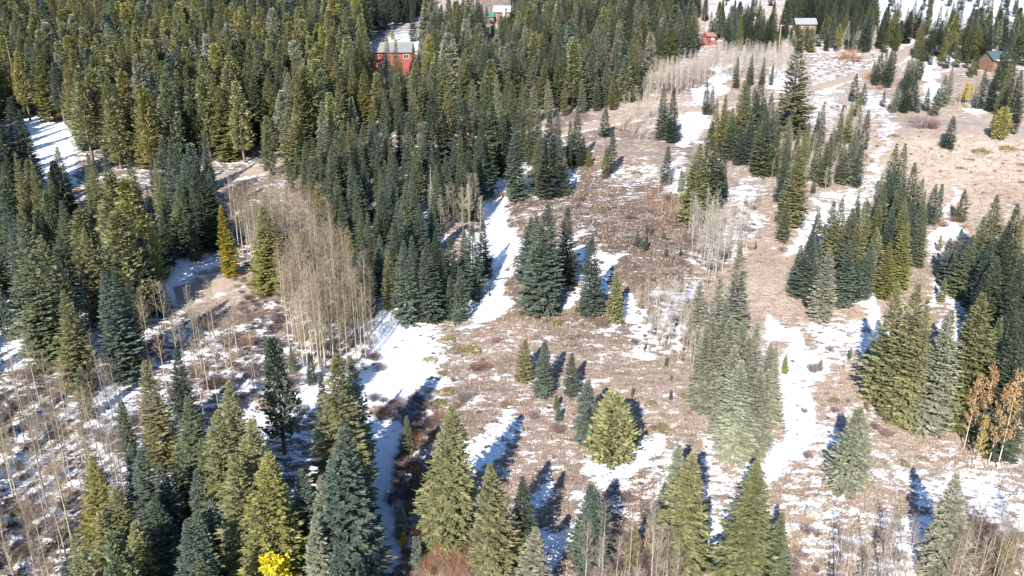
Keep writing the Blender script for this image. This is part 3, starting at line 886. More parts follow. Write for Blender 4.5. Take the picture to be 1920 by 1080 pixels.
WARM = (0.345, 0.30, 0.225)
GREY = (0.37, 0.33, 0.28)
aspens([(425, 440), (560, 450), (640, 520), (700, 600), (705, 690), (620, 705), (545, 700), (535, 570), (470, 500)], 1.35, 165, 8.5, 15, 'in the leafless stand beside the dense spruces', WARM, 6000)
aspens([(-30, 760), (120, 760), (200, 850), (250, 950), (170, 1080), (170, 1300), (-30, 1300)], 2.1, 62, 8, 12, 'in the thin leafless stand on the snowy bank', WARM)
aspens([(150, 780), (230, 650), (330, 610), (480, 640), (480, 740), (400, 800), (250, 830)], 2.6, 34, 7, 11, 'leaning over the snowy draw near the gravel pad', WARM)
aspens([(795, 430), (900, 400), (912, 450), (840, 475)], 1.8, 15, 8, 11, 'in the small tan grove beside the snowy gully', WARM)
aspens([(1285, 430), (1345, 420), (1400, 470), (1330, 540), (1300, 500)], 1.2, 60, 6, 9, 'in the grey grove below the meadow spruce clump', GREY)
aspens([(1370, 400), (1430, 380), (1430, 460), (1385, 470)], 1.8, 16, 5, 8, 'in the grey grove on the upper snow patch', GREY)
aspens([(1230, 340), (1275, 340), (1290, 400), (1240, 410)], 2.2, 10, 5, 7, 'in the grey grove below the meadow spruce clump', GREY)
aspens([(1190, 590), (1300, 560), (1335, 700), (1280, 695), (1210, 655)], 1.1, 56, 4.5, 7.5, 'in the thicket of thin stems beside the pale clump', GREY)
aspens([(1090, 1070), (1260, 1050), (1270, 1200), (1100, 1200)], 1.9, 20, 6.5, 9.5, 'at the meadow foot among small firs', GREY)
aspens([(1560, 1050), (1700, 1050), (1700, 1200), (1560, 1200)], 1.3, 34, 4.5, 7.5, 'in the brushy thicket on the bright snow', GREY)
aspens([(1755, 1070), (1920, 1050), (1930, 1200), (1755, 1200)], 1.7, 26, 7, 10, 'in front of the shadowed spruce on snow', WARM)
aspens([(1170, 225), (1275, 222), (1275, 268), (1150, 264)], 2.4, 24, 8, 11, 'on the lower bank of the dirt road', WARM)
aspens([(1200, 192), (1300, 178), (1335, 150), (1340, 128), (1230, 150)], 1.5, 130, 7, 10, 'in the far grey grove below the red cabin', GREY, 5000)
aspens([(1320, 112), (1480, 112), (1490, 158), (1350, 155)], 1.5, 230, 6, 9, 'in the far grey grove below the red cabin', GREY, 6000)
aspens([(1570, 82), (1640, 82), (1640, 98), (1570, 98)], 1.7, 60, 6, 8, 'in the far grove above the road bend', GREY)
aspens([(1785, 196), (1850, 190), (1856, 206), (1790, 209)], 1.5, 22, 6, 9, 'around the yellow aspen by the cabin', WARM)
aspens([(1500, 200), (1640, 190), (1630, 250), (1540, 240)], 2.2, 60, 2.5, 5, 'low on the pale bank below the road', GREY)
aspens([(1440, 330), (1480, 250), (1640, 300), (1600, 350), (1530, 380)], 2.6, 40, 4, 7, 'in the stand between the road and the willow flat', GREY)
aspens([(960, 30), (1000, 28), (1000, 45), (962, 45)], 2.2, 22, 7, 9, 'beside the far house', GREY)
aspens([(1440, 330), (1480, 300), (1520, 350), (1460, 400)], 2.0, 10, 5, 8, 'in the stand between the road and the willow flat', WARM)

# ------------------------------------------------------------------ ground sheet with snow lying where it lies in the photograph
SNOW_LINES = [  # (pixel polyline with half-width, value)
    ([(700, 1300, 45), (705, 1000, 38), (712, 850, 36), (735, 720, 60), (735, 640, 45), (728, 595, 28)], 1.05),
    ([(760, 690, 55), (800, 650, 40)], 0.75),
    ([(740, 830, 30), (790, 840, 30), (830, 780, 20)], 0.6),
    ([(880, 590, 22), (905, 550, 30), (935, 480, 34), (930, 420, 26), (928, 350, 18), (925, 320, 14)], 1.05),
    ([(870, 920, 18), (900, 850, 18), (950, 775, 20)], 0.85), ([(985, 1000, 22), (1015, 880, 22)], 0.75), ([(1000, 1100, 45), (1035, 1040, 28), (1080, 960, 22)], 1.0),
    ([(1130, 895, 20), (1180, 870, 28), (1215, 830, 22)], 0.98), ([(1180, 930, 40), (1240, 880, 30)], 0.6), ([(1300, 870, 15), (1330, 830, 20)], 0.75), ([(1325, 1000, 22), (1335, 900, 22)], 0.72),
    ([(1345, 1040, 20), (1400, 930, 32), (1440, 870, 24)], 0.74), ([(1465, 850, 30), (1490, 770, 40), (1488, 690, 32), (1470, 640, 20), (1440, 600, 18)], 1.1), ([(1540, 830, 50), (1560, 790, 40)], 0.62),
    ([(1560, 640, 45), (1630, 610, 24), (1640, 660, 18)], 0.72), ([(1630, 560, 18), (1640, 620, 16)], 0.95), ([(1700, 1080, 45), (1720, 1000, 30), (1740, 900, 22)], 0.85), ([(1800, 920, 26), (1920, 960, 36)], 0.85), ([(1650, 1020, 60), (1560, 1060, 40)], 0.6),
    ([(1490, 1040, 14), (1545, 1000, 16), (1600, 960, 14)], 0.75), ([(1520, 920, 30), (1530, 940, 20)], 0.6), ([(1680, 880, 22), (1690, 890, 18)], 0.7),
    ([(1185, 605, 26), (1170, 560, 14)], 0.95), ([(1230, 640, 26), (1262, 590, 28), (1290, 540, 24)], 0.78), ([(1075, 565, 14), (1080, 530, 12)], 0.95), ([(1130, 540, 12), (1145, 490, 15)], 0.9), ([(1085, 500, 14), (1090, 445, 14)], 0.82),
    ([(995, 355, 14), (985, 300, 10)], 0.95), ([(1045, 360, 12), (1062, 335, 16)], 0.9), ([(1150, 320, 16), (1195, 330, 26), (1215, 320, 20)], 0.6), ([(1265, 345, 18), (1270, 300, 14)], 0.75), ([(1395, 420, 34), (1395, 360, 30)], 0.64),
    ([(1330, 480, 25), (1380, 450, 25)], 0.6), ([(1290, 260, 16), (1300, 225, 24), (1290, 245, 16)], 0.85), ([(1350, 165, 14), (1352, 130, 14)], 0.9), ([(1310, 178, 14), (1320, 172, 10)], 0.8),
    ([(1630, 360, 13), (1645, 310, 11), (1665, 240, 14), (1650, 200, 18), (1620, 190, 16)], 0.60), ([(1520, 430, 22), (1540, 400, 22), (1600, 370, 18)], 0.72), ([(1495, 460, 20), (1510, 440, 20)], 0.8), ([(1750, 470, 16), (1780, 440, 20)], 0.8),
    ([(1790, 360, 10), (1780, 410, 10)], 0.7), ([(1740, 560, 16), (1790, 520, 22), (1810, 620, 24)], 0.8), ([(1780, 660, 16), (1790, 690, 14)], 0.95), ([(1740, 130, 16), (1752, 180, 14)], 0.85), ([(1480, 175, 14), (1465, 155, 24)], 0.9), ([(1545, 200, 34), (1550, 175, 20)], 0.62),
    ([(1550, 130, 34), (1590, 100, 34), (1560, 90, 30)], 0.52), ([(1835, 200, 16), (1860, 192, 14)], 0.9), ([(1640, 30, 40), (1780, 25, 60), (1920, 40, 60)], 0.82), ([(1360, 40, 30), (1390, 25, 20)], 0.72), ([(1110, 20, 20), (1100, 30, 12)], 0.6),
    ([(90, 290, 45), (80, 250, 40), (100, 340, 40)], 1.1), ([(290, 300, 12), (292, 240, 10)], 1.0), ([(350, 490, 40), (330, 530, 40)], 1.0), ([(130, 540, 26), (125, 500, 20)], 1.0), ([(740, 85, 18), (790, 78, 12), (815, 65, 10)], 0.9),
    ([(810, 400, 18), (815, 430, 22)], 0.95), ([(40, 640, 40), (10, 620, 30)], 0.85), ([(180, 760, 60), (250, 700, 30)], 0.9), ([(150, 830, 60), (60, 900, 40)], 0.8), ([(480, 800, 40), (560, 720, 40)], 0.85), ([(230, 850, 30), (200, 880, 30)], 0.8), ([(930, 270, 12), (1000, 250, 14)], 0.75),
]
TONE_BLOBS = [  # pixel ellipse, value: 1 = pale tan grass, 0 = dark brown litter
    (1830, 310, 190, 110, 1.0), (1480, 540, 120, 90, 0.95), (1560, 680, 170, 130, 0.9), (1620, 900, 260, 170, 0.8), (1000, 760, 170, 150, 0.42), (880, 640, 110, 50, 0.55), (1200, 760, 150, 80, 0.6), (1250, 210, 130, 35, 0.9), (1400, 25, 110, 40, 1.0),
    (1560, 240, 110, 60, 0.85), (1720, 100, 130, 35, 0.95), (1780, 20, 160, 40, 0.9), (850, 10, 40, 35, 1.0), (860, 40, 40, 20, 0.9), (1000, 880, 120, 110, 0.5), (410, 545, 55, 45, 0.95), (390, 590, 45, 28, 0.9), (20, 580, 40, 25, 0.8), (1110, 15, 60, 30, 0.9), (1290, 640, 120, 80, 0.55),
    (1180, 420, 120, 110, 0.0), (990, 240, 50, 25, 0.7), (820, 900, 60, 130, 0.25), (1200, 300, 90, 40, 0.5), (1420, 470, 60, 60, 0.7)]


def build_ground():
    ys = [24.0]
    while ys[-1] < 640:
        ys.append(ys[-1] + max(0.36, 0.0058 * ys[-1]))
    while ys[-1] < 2600:
        ys.append(ys[-1] * 1.10)
    ys = np.array(ys)
    us = np.concatenate([-np.geomspace(1.0, 4, 10)[:0:-1], np.linspace(-1.0, 1.0, 520), np.geomspace(1.0, 4, 10)[1:]])
    Y, U = np.meshgrid(ys, us, indexing='ij')
    X = U * (Y * 0.84 + 14)
    Z = G(X, Y)
    # small hummocks so that the sheet is never flat
    Z = Z + 0.07 * np.sin(X * 1.9 + 1.3 * np.sin(Y * 0.9)) * np.sin(Y * 1.7 + 1.1 * np.sin(X * 1.1)) + 0.05 * np.sin(X * 3.7 + Y * 2.1) * np.sin(Y * 3.3 - X * 1.3)
    rd = seg_dist(X.ravel(), Y.ravel(), ROAD[::2]).reshape(X.shape)
    Z = np.where(rd < 4.5, G(X, Y) - 0.25 * np.clip((4.0 - rd) / 1.0, 0, 1), Z)
    u, v = project(X, Y, Z)
    v = np.where(Y > 900, -200, v)
    w1 = 18 * np.sin(X * 0.33 + Y * 0.21) + 12 * np.sin(X * 0.71 - Y * 0.57 + 2)
    w2 = 12 * np.sin(X * 0.41 - Y * 0.29 + 1) + 8 * np.sin(X * 0.83 + Y * 0.63)
    sc = np.clip(100.0 / np.maximum(Y, 30), 0.15, 1.2)
    u2, v2 = u + w1 * sc, v + w2 * sc * 0.7
    snow = np.full(X.shape, 0.24)
    # forest floor keeps its snow
    shade_poly = [(-900, 1400), (680, 1400), (690, 900), (660, 760), (700, 700), (700, 600), (880, 600), (920, 420), (930, 330), (1100, 300), (1000, 210), (1330, 110), (1330, 60), (1000, 30), (780, 20), (700, -300), (-900, -300)]
    snow = np.where(in_poly(u2, v2, shade_poly), 0.42, snow)
    snow = np.where((u2 < 660) & (v2 > 590), 0.56, snow)
    snow = np.where((v2 < 130) & (u2 > 1330), 0.42, snow)
    snow = np.where((u2 > 1650) & (v2 > 200) & (v2 < 430), 0.14, snow)
    snow = np.where((u2 > 1380) & (u2 < 1560) & (v2 > 470) & (v2 < 590), 0.06, snow)
    snow = np.where((u2 > 1000) & (u2 < 1290) & (v2 > 380) & (v2 < 700), 0.17, snow)
    snow = np.where((u2 > 780) & (u2 < 1280) & (v2 > 620) & (v2 < 960), 0.36, snow)
    snow = np.where((u2 > 1300) & (v2 > 830), 0.46, snow)
    snow = np.where((u2 > 950) & (u2 < 1130) & (v2 > 360) & (v2 < 520), 0.34, snow)
    snow = np.where((u2 > 350) & (u2 < 470) & (v2 > 545) & (v2 < 610), 0.1, snow)
    for line, val in SNOW_LINES:
        for (x0, y0, a0), (x1, y1, a1) in zip(line[:-1], line[1:]):
            dx, dy = x1 - x0, y1 - y0
            t = np.clip(((u2 - x0) * dx + (v2 - y0) * dy) / (dx * dx + dy * dy), 0, 1)
            d = np.hypot(u2 - x0 - t * dx, v2 - y0 - t * dy) / (a0 + t * (a1 - a0))
            f = np.clip((1.75 - d) / 1.4, 0, 1)
            f = f * f * (3 - 2 * f)
            snow = snow + (np.maximum(snow, val) - snow) * f
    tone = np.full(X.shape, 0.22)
    tone = np.where(u > 1300, 0.6, tone)  # right side: paler grass, with glare brightness also put into the colour
    tone = np.where((u2 > 930) & (u2 < 1300) & (v2 > 290) & (v2 < 640), 0.04, tone)
    for cx, cy, rx, ry, val in TONE_BLOBS:
        f = np.clip(1.3 - np.hypot((u2 - cx) / rx, (v2 - cy) / ry), 0, 1)
        tone = tone + (val - tone) * np.clip(f * 1.5, 0, 1)
    nr, nc = X.shape
    V = np.stack([X, Y, Z], -1).reshape(-1, 3)
    I = np.arange(nr * nc).reshape(nr, nc)
    Fc = np.stack([I[:-1, :-1], I[:-1, 1:], I[1:, 1:], I[1:, :-1]], -1).reshape(-1, 4)
    me = bpy.data.meshes.new('ground')
    me.vertices.add(len(V)); me.vertices.foreach_set('co', V.ravel().astype(np.float32))
    me.loops.add(Fc.size); me.loops.foreach_set('vertex_index', Fc.ravel().astype(np.int32))
    me.polygons.add(len(Fc)); me.polygons.foreach_set('loop_start', np.arange(0, Fc.size, 4, dtype=np.int32))
    me.update(calc_edges=True)
    me.polygons.foreach_set('use_smooth', np.ones(len(Fc), bool))
    me.materials.append(ground_mat())
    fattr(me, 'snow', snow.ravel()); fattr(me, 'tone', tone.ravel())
    o = link('ground', me)
    tag(o, 'sloping mountain meadow of dry brown grass patched with thin snow', 'ground', None, 'structure')
    return u, v, snow, X, Y, Z


GU, GV, GSNOW, GX, GY, GZ = build_ground()

# dirt road
rm = road_mat()


def strip(name, line, width, lift, label, cat, m_):
    t = np.gradient(line, axis=0)
    t /= np.linalg.norm(t, axis=1, keepdims=True)
    nrm = np.stack([-t[:, 1], t[:, 0]], -1)
    offs = np.array([-1.16, -1.0, -0.6, -0.25, 0, 0.25, 0.6, 1.0, 1.16]) * width / 2
    lifts = np.array([-0.25, lift, lift, lift - 0.04, lift + 0.03, lift - 0.04, lift, lift, -0.25])
    edge = np.array([0.7, 0.58, 0.2, 0.05, 0.3, 0.05, 0.2, 0.58, 0.7])
    V, E = [], []
    for p, n in zip(line, nrm):
        for o, l, e in zip(offs, lifts, edge):
            q = p + n * o * (1 + 0.05 * math.sin(p[0] * 0.3))
            V.append((q[0], q[1], float(G(q[0], q[1])) + l)); E.append(e)
    k = len(offs)
    Fc = [(i * k + j, i * k + j + 1, (i + 1) * k + j + 1, (i + 1) * k + j) for i in range(len(line) - 1) for j in range(k - 1)]
    me = mesh(name, V, Fc, [m_], smooth=True)
    fattr(me, 'edge', E)
    return tag(link(name, me), label, cat, None, 'structure')


strip('dirt_road', ROAD, 6.2, 0.10, 'tan dirt road with snowy verges crossing the hillside', 'road', rm)
PAD = smooth_line(hit([330, 375, 410, 440, 452, 470], [556, 546, 536, 528, 516, 500])[:, :2], 1.5)
strip('gravel_pad', PAD, 6.5, 0.12, 'pale gravel pad beside the golden-green fir', 'driveway', rm)

# dry grass tufts over the open meadow
def grass():
    poly_ok = ((GU > 740) & (GU < 1960) & (GV > 215) & (GV < 1140) & (GSNOW < 0.62) & (GY < 190))
    idx = np.argwhere(poly_ok)
    n = 42000
    pick = idx[rng.choice(len(idx), n, p=None)]
    x = GX[pick[:, 0], pick[:, 1]] + rng.normal(0, 0.25, n); y = GY[pick[:, 0], pick[:, 1]] + rng.normal(0, 0.25, n)
    z = GZ[pick[:, 0], pick[:, 1]] - 0.03
    keep = seg_dist(x, y, ROAD[::3]) > 4
    x, y, z = x[keep], y[keep], z[keep]
    n = len(x)
    V = np.empty((n, 3, 3, 3))
    az = rng.uniform(0, 6.283, (n, 3)); hgt = rng.uniform(0.16, 0.42, (n, 3)); ln = rng.uniform(0.1, 0.35, (n, 3)); w = 0.035 + 0.0004 * y[:, None]
    cx, sx = np.cos(az), np.sin(az)
    for b in range(3):
        bx, by = x + 0.08 * cx[:, b], y + 0.08 * sx[:, b]
        V[:, b, 0] = np.stack([bx - sx[:, b] * w[:, 0], by + cx[:, b] * w[:, 0], z], -1)
        V[:, b, 1] = np.stack([bx + sx[:, b] * w[:, 0], by - cx[:, b] * w[:, 0], z], -1)
        V[:, b, 2] = np.stack([bx + cx[:, b] * ln[:, b], by + sx[:, b] * ln[:, b], z + hgt[:, b]], -1)
    V = V.reshape(-1, 3)
    k = len(V) // 3
    me = bpy.data.meshes.new('dry_grass')
    me.vertices.add(len(V)); me.vertices.foreach_set('co', V.ravel().astype(np.float32))
    me.loops.add(len(V)); me.loops.foreach_set('vertex_index', np.arange(len(V), dtype=np.int32))
    me.polygons.add(k); me.polygons.foreach_set('loop_start', np.arange(0, len(V), 3, dtype=np.int32))
    me.update(calc_edges=True)
    m, nt, b = mat('dry_grass')
    geo = N(nt, 'ShaderNodeNewGeometry')
    nz = noise(nt, 0.12, 4, 0.6, geo.outputs['Position'])
    c = ramp(nt, nz.outputs[0], [(0.3, (0.23, 0.17, 0.14)), (0.5, (0.38, 0.295, 0.225)), (0.7, (0.33, 0.225, 0.15))])
    nt.links.new(c, b.inputs['Base Color'])
    me.materials.append(m)
    tag(link('dry_grass', me), 'dry tan grass tufts covering the open meadow', 'grass', None, 'stuff')


grass()

# ------------------------------------------------------------------ conifers: the 300 largest of each kind as things, the rest as forest stuff
def variant(t):
    if t['kind'] == 'W':
        return PIN_W[rng.integers(len(PIN_W))], 7.0, 5
    if t['kind'] == 'P':
        k = rng.integers(len(PIN_L))
        return PIN_L[k], 16.0, k
    if t['h'] > 11.0:
        k = rng.integers(len(SPR_L)); return SPR_L[k], 18.0, k
    if t['h'] > 4.5:
        k = rng.integers(len(SPR_M)); return SPR_M[k], 9.0, k
    k = rng.integers(len(SPR_S)); return SPR_S[k], 3.0, k


def tint_of(code):
    c = np.array(TINT[code]) * rng.uniform(0.82, 1.2)
    c = c * (1 + rng.normal(0, 0.018, 3))
    return [float(v) for v in np.clip(c, 0.01, 0.4)]


spr = sorted([t for t in TREES if t['kind'] == 'S' and not t.get('far')], key=lambda t: (t['label'] is None, -t['pxh']))
pin = sorted([t for t in TREES if t['kind'] in 'PW' and not t.get('far')], key=lambda t: (t['label'] is None, -t['pxh']))
things = spr[:300] + pin[:300]
rest = spr[300:] + pin[300:] + [t for t in TREES if t.get('far')]
LANDMARKS = [('the red house', 737, 133), ('the snow clearing', 90, 290), ('the dirt track', 262, 372), ('the golden-green fir', 414, 520), ('the gravel pad', 385, 548), ('the bright green spruce', 492, 545),
             ('the drooping grey snag', 806, 432), ('the small tan grove', 850, 450), ('the gully snow', 925, 470), ('the roadside bank', 1040, 245), ('the power lines', 650, 90), ('the transformer pole', 919, 78), ('the red cabin', 1328, 84),
             ('the tan utility pole', 1459, 102), ('the grey-roofed house', 1507, 58), ('the green-roofed cabin', 1863, 131), ('the yellow aspen', 1817, 194), ('the snow drift', 1490, 720), ('the tan slope', 1800, 330), ('the grey boulders', 1530, 955),
             ('the orange aspens', 1870, 860), ('the brown brush', 790, 870), ('the fallen trunks', 440, 650), ('the bare aspens', 560, 600), ('the snowy bank', 150, 900), ('the lower snow patch', 735, 660), ('the road fork', 1640, 150), ('the blue snow', 340, 510), ('the thick dark log', 30, 600), ('the draw spruces', 240, 900), ('the fallen bank trunks', 130, 848), ('the small yellow aspen', 611, 905)]
LM_XY = hit([q[1] for q in LANDMARKS], [q[2] for q in LANDMARKS])[:, :2]


def nearest(P):
    return LANDMARKS[int(np.argmin(np.hypot(LM_XY[:, 0] - P[0], LM_XY[:, 1] - P[1])))][0]


SHORT = {'of the tall olive forest above the track': 'in the olive forest', 'of the far olive forest': 'in the far olive forest', 'in the dense stand bounded by the snowy gully': 'in the gully-side stand', 'on the shaded bank of the brushy draw': 'in the brushy draw',
         'in the sunlit stand below the track': 'below the track', 'in the dark stand at the foot of the tan slope': 'in the slope-foot stand', 'in the dense hillside stand below the tan slope': 'in the dense hillside stand', 'in the leaning lit stand beside the orange aspens': 'in the leaning lit stand',
         'in the leafless stand beside the dense spruces': 'in the leafless stand', 'in the thin leafless stand on the snowy bank': 'on the snowy bank', 'leaning over the snowy draw near the gravel pad': 'over the snowy draw', 'in the small tan grove beside the snowy gully': 'in the small tan grove',
         'in the grey grove below the meadow spruce clump': 'in the meadow grey grove', 'in the thicket of thin stems beside the pale clump': 'in the thin-stemmed thicket', 'in the brushy thicket on the bright snow': 'in the brushy thicket', 'in the tight pale clump beside the bright snow drift': 'in the tight pale clump',
         'in the stand between the road and the willow flat': 'in the stand under the road', 'in the thick clump just below the road bend': 'in the road-bend clump', 'in the clump rising from bare grey aspens': 'in the aspen-ringed clump', 'along the forest edge beside the snowy gully': 'at the gully forest edge',
         'by the road fork above the tan hillside': 'by the road fork', 'around the green-roofed cabin': 'around the cabin', 'of the mixed forest above the road': 'in the mixed forest', 'in the brush below the bare aspens': 'in the brush', 'in front of the shadowed spruce on snow': 'before the shadowed spruce',
         'at the meadow foot among small firs': 'among small firs', 'in the far grey grove below the red cabin': 'in the far grey grove', 'scattered as a sapling on the lower meadow': 'on the lower meadow', 'among the knee-high saplings in mid meadow': 'among the saplings'}


def describe(items, head, grp_word):
    """labels: looks first, then the stand, then the nearest landmark for those still alike"""
    seen = {}
    for t in items:
        t['lab'] = head(t) + ' ' + t['phrase']
        t['grp'] = grp_word(t) + ' ' + t['phrase']
        seen.setdefault(t['lab'], []).append(t)
    for lab, ts in seen.items():
        if len(ts) > 1:
            for t in ts:
                l2 = head(t) + ' ' + SHORT.get(t['phrase'], t['phrase']) + ', nearest ' + nearest(t['P'])
                if len(l2.split()) <= 16:
                    t['lab'] = l2


def conifer_head(t):
    size = 'very tall' if t['h'] > 18 else ('tall' if t['h'] > 14 else ('mid-height' if t['h'] > 8 else ('short' if t['h'] > 3.5 else 'tiny')))
    shape = 'broad ' if t['w'] > 1.1 else ('slim ' if t['w'] < 0.95 else '')
    return '%s %s%s %s' % (size, shape, TWORD[t['tint']], 'pine' if t['kind'] in 'PW' else 'spruce')


for t in things:
    t['lab'], t['grp'] = t['label'], None
describe([t for t in things if not t['label']], conifer_head, lambda t: 'pines' if t['kind'] in 'PW' else 'spruces')
for t in things:
    (mc, mt, mw), H0, k = variant(t)
    s = t['h'] / H0
    wxy = s * t['w'] * (1.13 if t['h'] > 8 else 1.0)
    if t['kind'] == 'S' and H0 == 18.0:
        wxy *= 1.0 + 0.25 * max(0, (14 - t['h']) / 14)
    word = 'pine' if t['kind'] in 'PW' else 'spruce'
    lab, grp = t['lab'], t['grp']
    root = link('pine_tree' if word == 'pine' else 'spruce_tree', None, None, t['P'], rng.uniform(0, 6.283), (wxy, wxy, s))
    root.empty_display_size = 0.5
    tag(root, lab, word + ' tree', grp)
    c = link('crown', mc, root); c['tint'] = tint_of(t['tint'])
    link('trunk', mt, root)


def gn_scatter(name, variants, pts, label, cat):
    """one object: every point carries one of the tree meshes"""
    src = bpy.data.collections.new(name + '_models')
    for i, me in enumerate(variants):
        o = bpy.data.objects.new('%s_model_%02d' % (name, i), me)
        src.objects.link(o)
    me = bpy.data.meshes.new(name)
    me.from_pydata([tuple(map(float, p['P'])) for p in pts], [], [])
    a = me.attributes.new('tint', 'FLOAT_COLOR', 'POINT')
    a.data.foreach_set('color', np.array([list(p['tintv']) + [1.0] for p in pts], np.float32).ravel())
    a = me.attributes.new('variant', 'INT', 'POINT')
    a.data.foreach_set('value', np.array([p['var'] for p in pts], np.int32))
    a = me.attributes.new('turn', 'FLOAT_VECTOR', 'POINT')
    a.data.foreach_set('vector', np.array([(0, 0, p['rz']) for p in pts], np.float32).ravel())
    a = me.attributes.new('size', 'FLOAT_VECTOR', 'POINT')
    a.data.foreach_set('vector', np.array([p['scl'] for p in pts], np.float32).ravel())
    ng = bpy.data.node_groups.new(name, 'GeometryNodeTree')
    ng.interface.new_socket('Geometry', in_out='INPUT', socket_type='NodeSocketGeometry')
    ng.interface.new_socket('Geometry', in_out='OUTPUT', socket_type='NodeSocketGeometry')
    gi = ng.nodes.new('NodeGroupInput'); go = ng.nodes.new('NodeGroupOutput')
    ci = ng.nodes.new('GeometryNodeCollectionInfo')
    ci.inputs['Collection'].default_value = src
    ci.inputs['Separate Children'].default_value = True
    ci.inputs['Reset Children'].default_value = True
    iop = ng.nodes.new('GeometryNodeInstanceOnPoints')
    iop.inputs['Pick Instance'].default_value = True

    def attr(nm, ty):
        n = ng.nodes.new('GeometryNodeInputNamedAttribute')
        n.data_type = ty
        n.inputs['Name'].default_value = nm
        return n.outputs[0]
    L = ng.links
    L.new(gi.outputs[0], iop.inputs['Points'])
    L.new(ci.outputs[0], iop.inputs['Instance'])
    L.new(attr('variant', 'INT'), iop.inputs['Instance Index'])
    L.new(attr('turn', 'FLOAT_VECTOR'), iop.inputs['Rotation'])
    L.new(attr('size', 'FLOAT_VECTOR'), iop.inputs['Scale'])
    L.new(iop.outputs[0], go.inputs[0])
    o = link(name, me)
    md = o.modifiers.new('trees', 'NODES')
    md.node_group = ng
    return tag(o, label, cat, None, 'stuff')


ALL_V = [m_[2] for m_ in SPR_L] + [m_[2] for m_ in SPR_M] + [m_[2] for m_ in PIN_L]
for t in rest:
    if t['kind'] == 'P':
        t['var'], H0 = 9 + int(rng.integers(4)), 16.0
    elif t['kind'] == 'W':
        t['var'], H0 = 9, 16.0
    elif t['h'] > 10:
        t['var'], H0 = int(rng.integers(6)), 18.0
    else:
        t['var'], H0 = 6 + int(rng.integers(3)), 9.0
    s = t['h'] / H0
    t['scl'] = (s * t['w'], s * t['w'], s); t['rz'] = rng.uniform(0, 6.283); t['tintv'] = tint_of(t['tint'])
if rest:
    gn_scatter('distant_forest', ALL_V, rest, 'mass of smaller conifers filling the forest on the far slope', 'forest')

# ------------------------------------------------------------------ aspens
ASPENS.sort(key=lambda a: -a['pxh'])
for i, a in enumerate(ASPENS):
    a['var'] = int(rng.integers(len(ASP)))
    s = a['h'] / 10.0
    a['scl'] = (s, s, s); a['rz'] = rng.uniform(0, 6.283); a['tintv'] = a['tint']
describe(ASPENS[:290], lambda a: '%s bare %s aspen' % ('tall' if a['h'] > 12.5 else ('low' if a['h'] < 6.5 else 'slender'), 'pale-trunked' if a['tint'][0] > 0.355 else 'brownish'), lambda a: 'bare aspens')
for a in ASPENS[:290]:
    root = link('aspen_tree', None, None, a['P'], a['rz'], a['scl'])
    root.empty_display_size = 0.5
    tl = [float(v) for v in a['tint']]
    tag(root, a['lab'], 'aspen tree', a['grp'])
    b = link('branches', ASP[a['var']][0], root); b['tint'] = [tl[0] * 0.72, tl[1] * 0.64, tl[2] * 0.6]
    tr = link('trunk', ASP[a['var']][1], root); tr['tint'] = [min(0.75, v * 1.1) for v in tl]
if len(ASPENS) > 290:
    gn_scatter('distant_aspen_grove', [m_[2] for m_ in ASP], ASPENS[290:], 'mass of bare grey aspens on the far hillside', 'aspen grove')


def leafy(tx, ty, by, model, H0, tint, label, group=None, width=1.0):
    bx = tx + (960 - tx) * (by - ty) / (NADIR - ty)
    P = hit(bx, by)[0]
    d = px_dir(tx, ty)
    h = max(1.0, CAMZ + P[1] / d[1] * d[2] - P[2])
    s = h / H0
    root = link('aspen_tree', None, None, P, rng.uniform(0, 6.28), (s * width, s * width, s))
    tag(root, label, 'aspen tree', group)
    b = link('branches', model[0], root); b['tint'] = WARM
    tr = link('trunk', model[1], root); tr['tint'] = (0.5, 0.45, 0.36)
    lf = link('leaves', model[3], root); lf['tint'] = tint


YEL = (0.62, 0.47, 0.03)
leafy(1817, 158, 194, ASP_Y[0], 7.0, YEL, 'bright yellow aspen among bare ones by the green-roofed cabin', width=2.2)
leafy(515, 1048, 1185, ASP_Y[1], 7.0, (0.66, 0.53, 0.03), 'bright yellow leafy aspen below the olive spruces', width=1.9)
leafy(611, 842, 905, ASP_Y[0], 7.0, YEL, 'small yellow aspen half hidden between spruces in the draw')
leafy(606, 892, 950, ASP_Y[1], 7.0, YEL, 'little yellow aspen at the foot of the draw spruces', width=0.8)
leafy(756, 1000, 1032, ASP_Y[0], 7.0, (0.55, 0.38, 0.05), 'tiny yellow aspen sapling in the brown brush', width=1.1)
ORA = (0.46, 0.27, 0.12)
for k, (tx, ty, by) in enumerate([(1838, 700, 842), (1862, 690, 850), (1888, 720, 868), (1912, 700, 880), (1850, 780, 880)]):
    leafy(tx, ty, by, ASP_O[k % 2], 9.0, ORA if k < 4 else (0.5, 0.33, 0.08), 'aspen with thin orange leaves in front of the leaning spruces', 'orange-leaved aspens', 0.75)

# weathered snags: a bare trunk with broken branch stubs
def snag_data(seed, H=12.0):
    r = np.random.default_rng(seed)
    T = MB(); B = MB()
    T.tube([(0, 0, -0.3), (0.05, 0, H * 0.3), (0.1, 0.06, H * 0.7), (0.12, 0.1, H)], [0.17, 0.14, 0.085, 0.015], 6)
    for k in range(46):
        z = H * r.uniform(0.25, 0.97); az = r.uniform(0, 6.283); l = (1 - z / H) * 1.7 * r.uniform(0.4, 1) + 0.25
        o = np.array([math.cos(az), math.sin(az), 0])
        p = np.array([0.09, 0.05, z])
        B.tube([p, p + o * l * 0.6 + np.array([0, 0, -0.12 * l]), p + o * l + np.array([0, 0, -0.38 * l])], [0.025, 0.018, 0.007], 3)
    return T.mesh('snag_trunk_%d' % seed, [M_snag], True), B.mesh('snag_branches_%d' % seed, [M_snag])


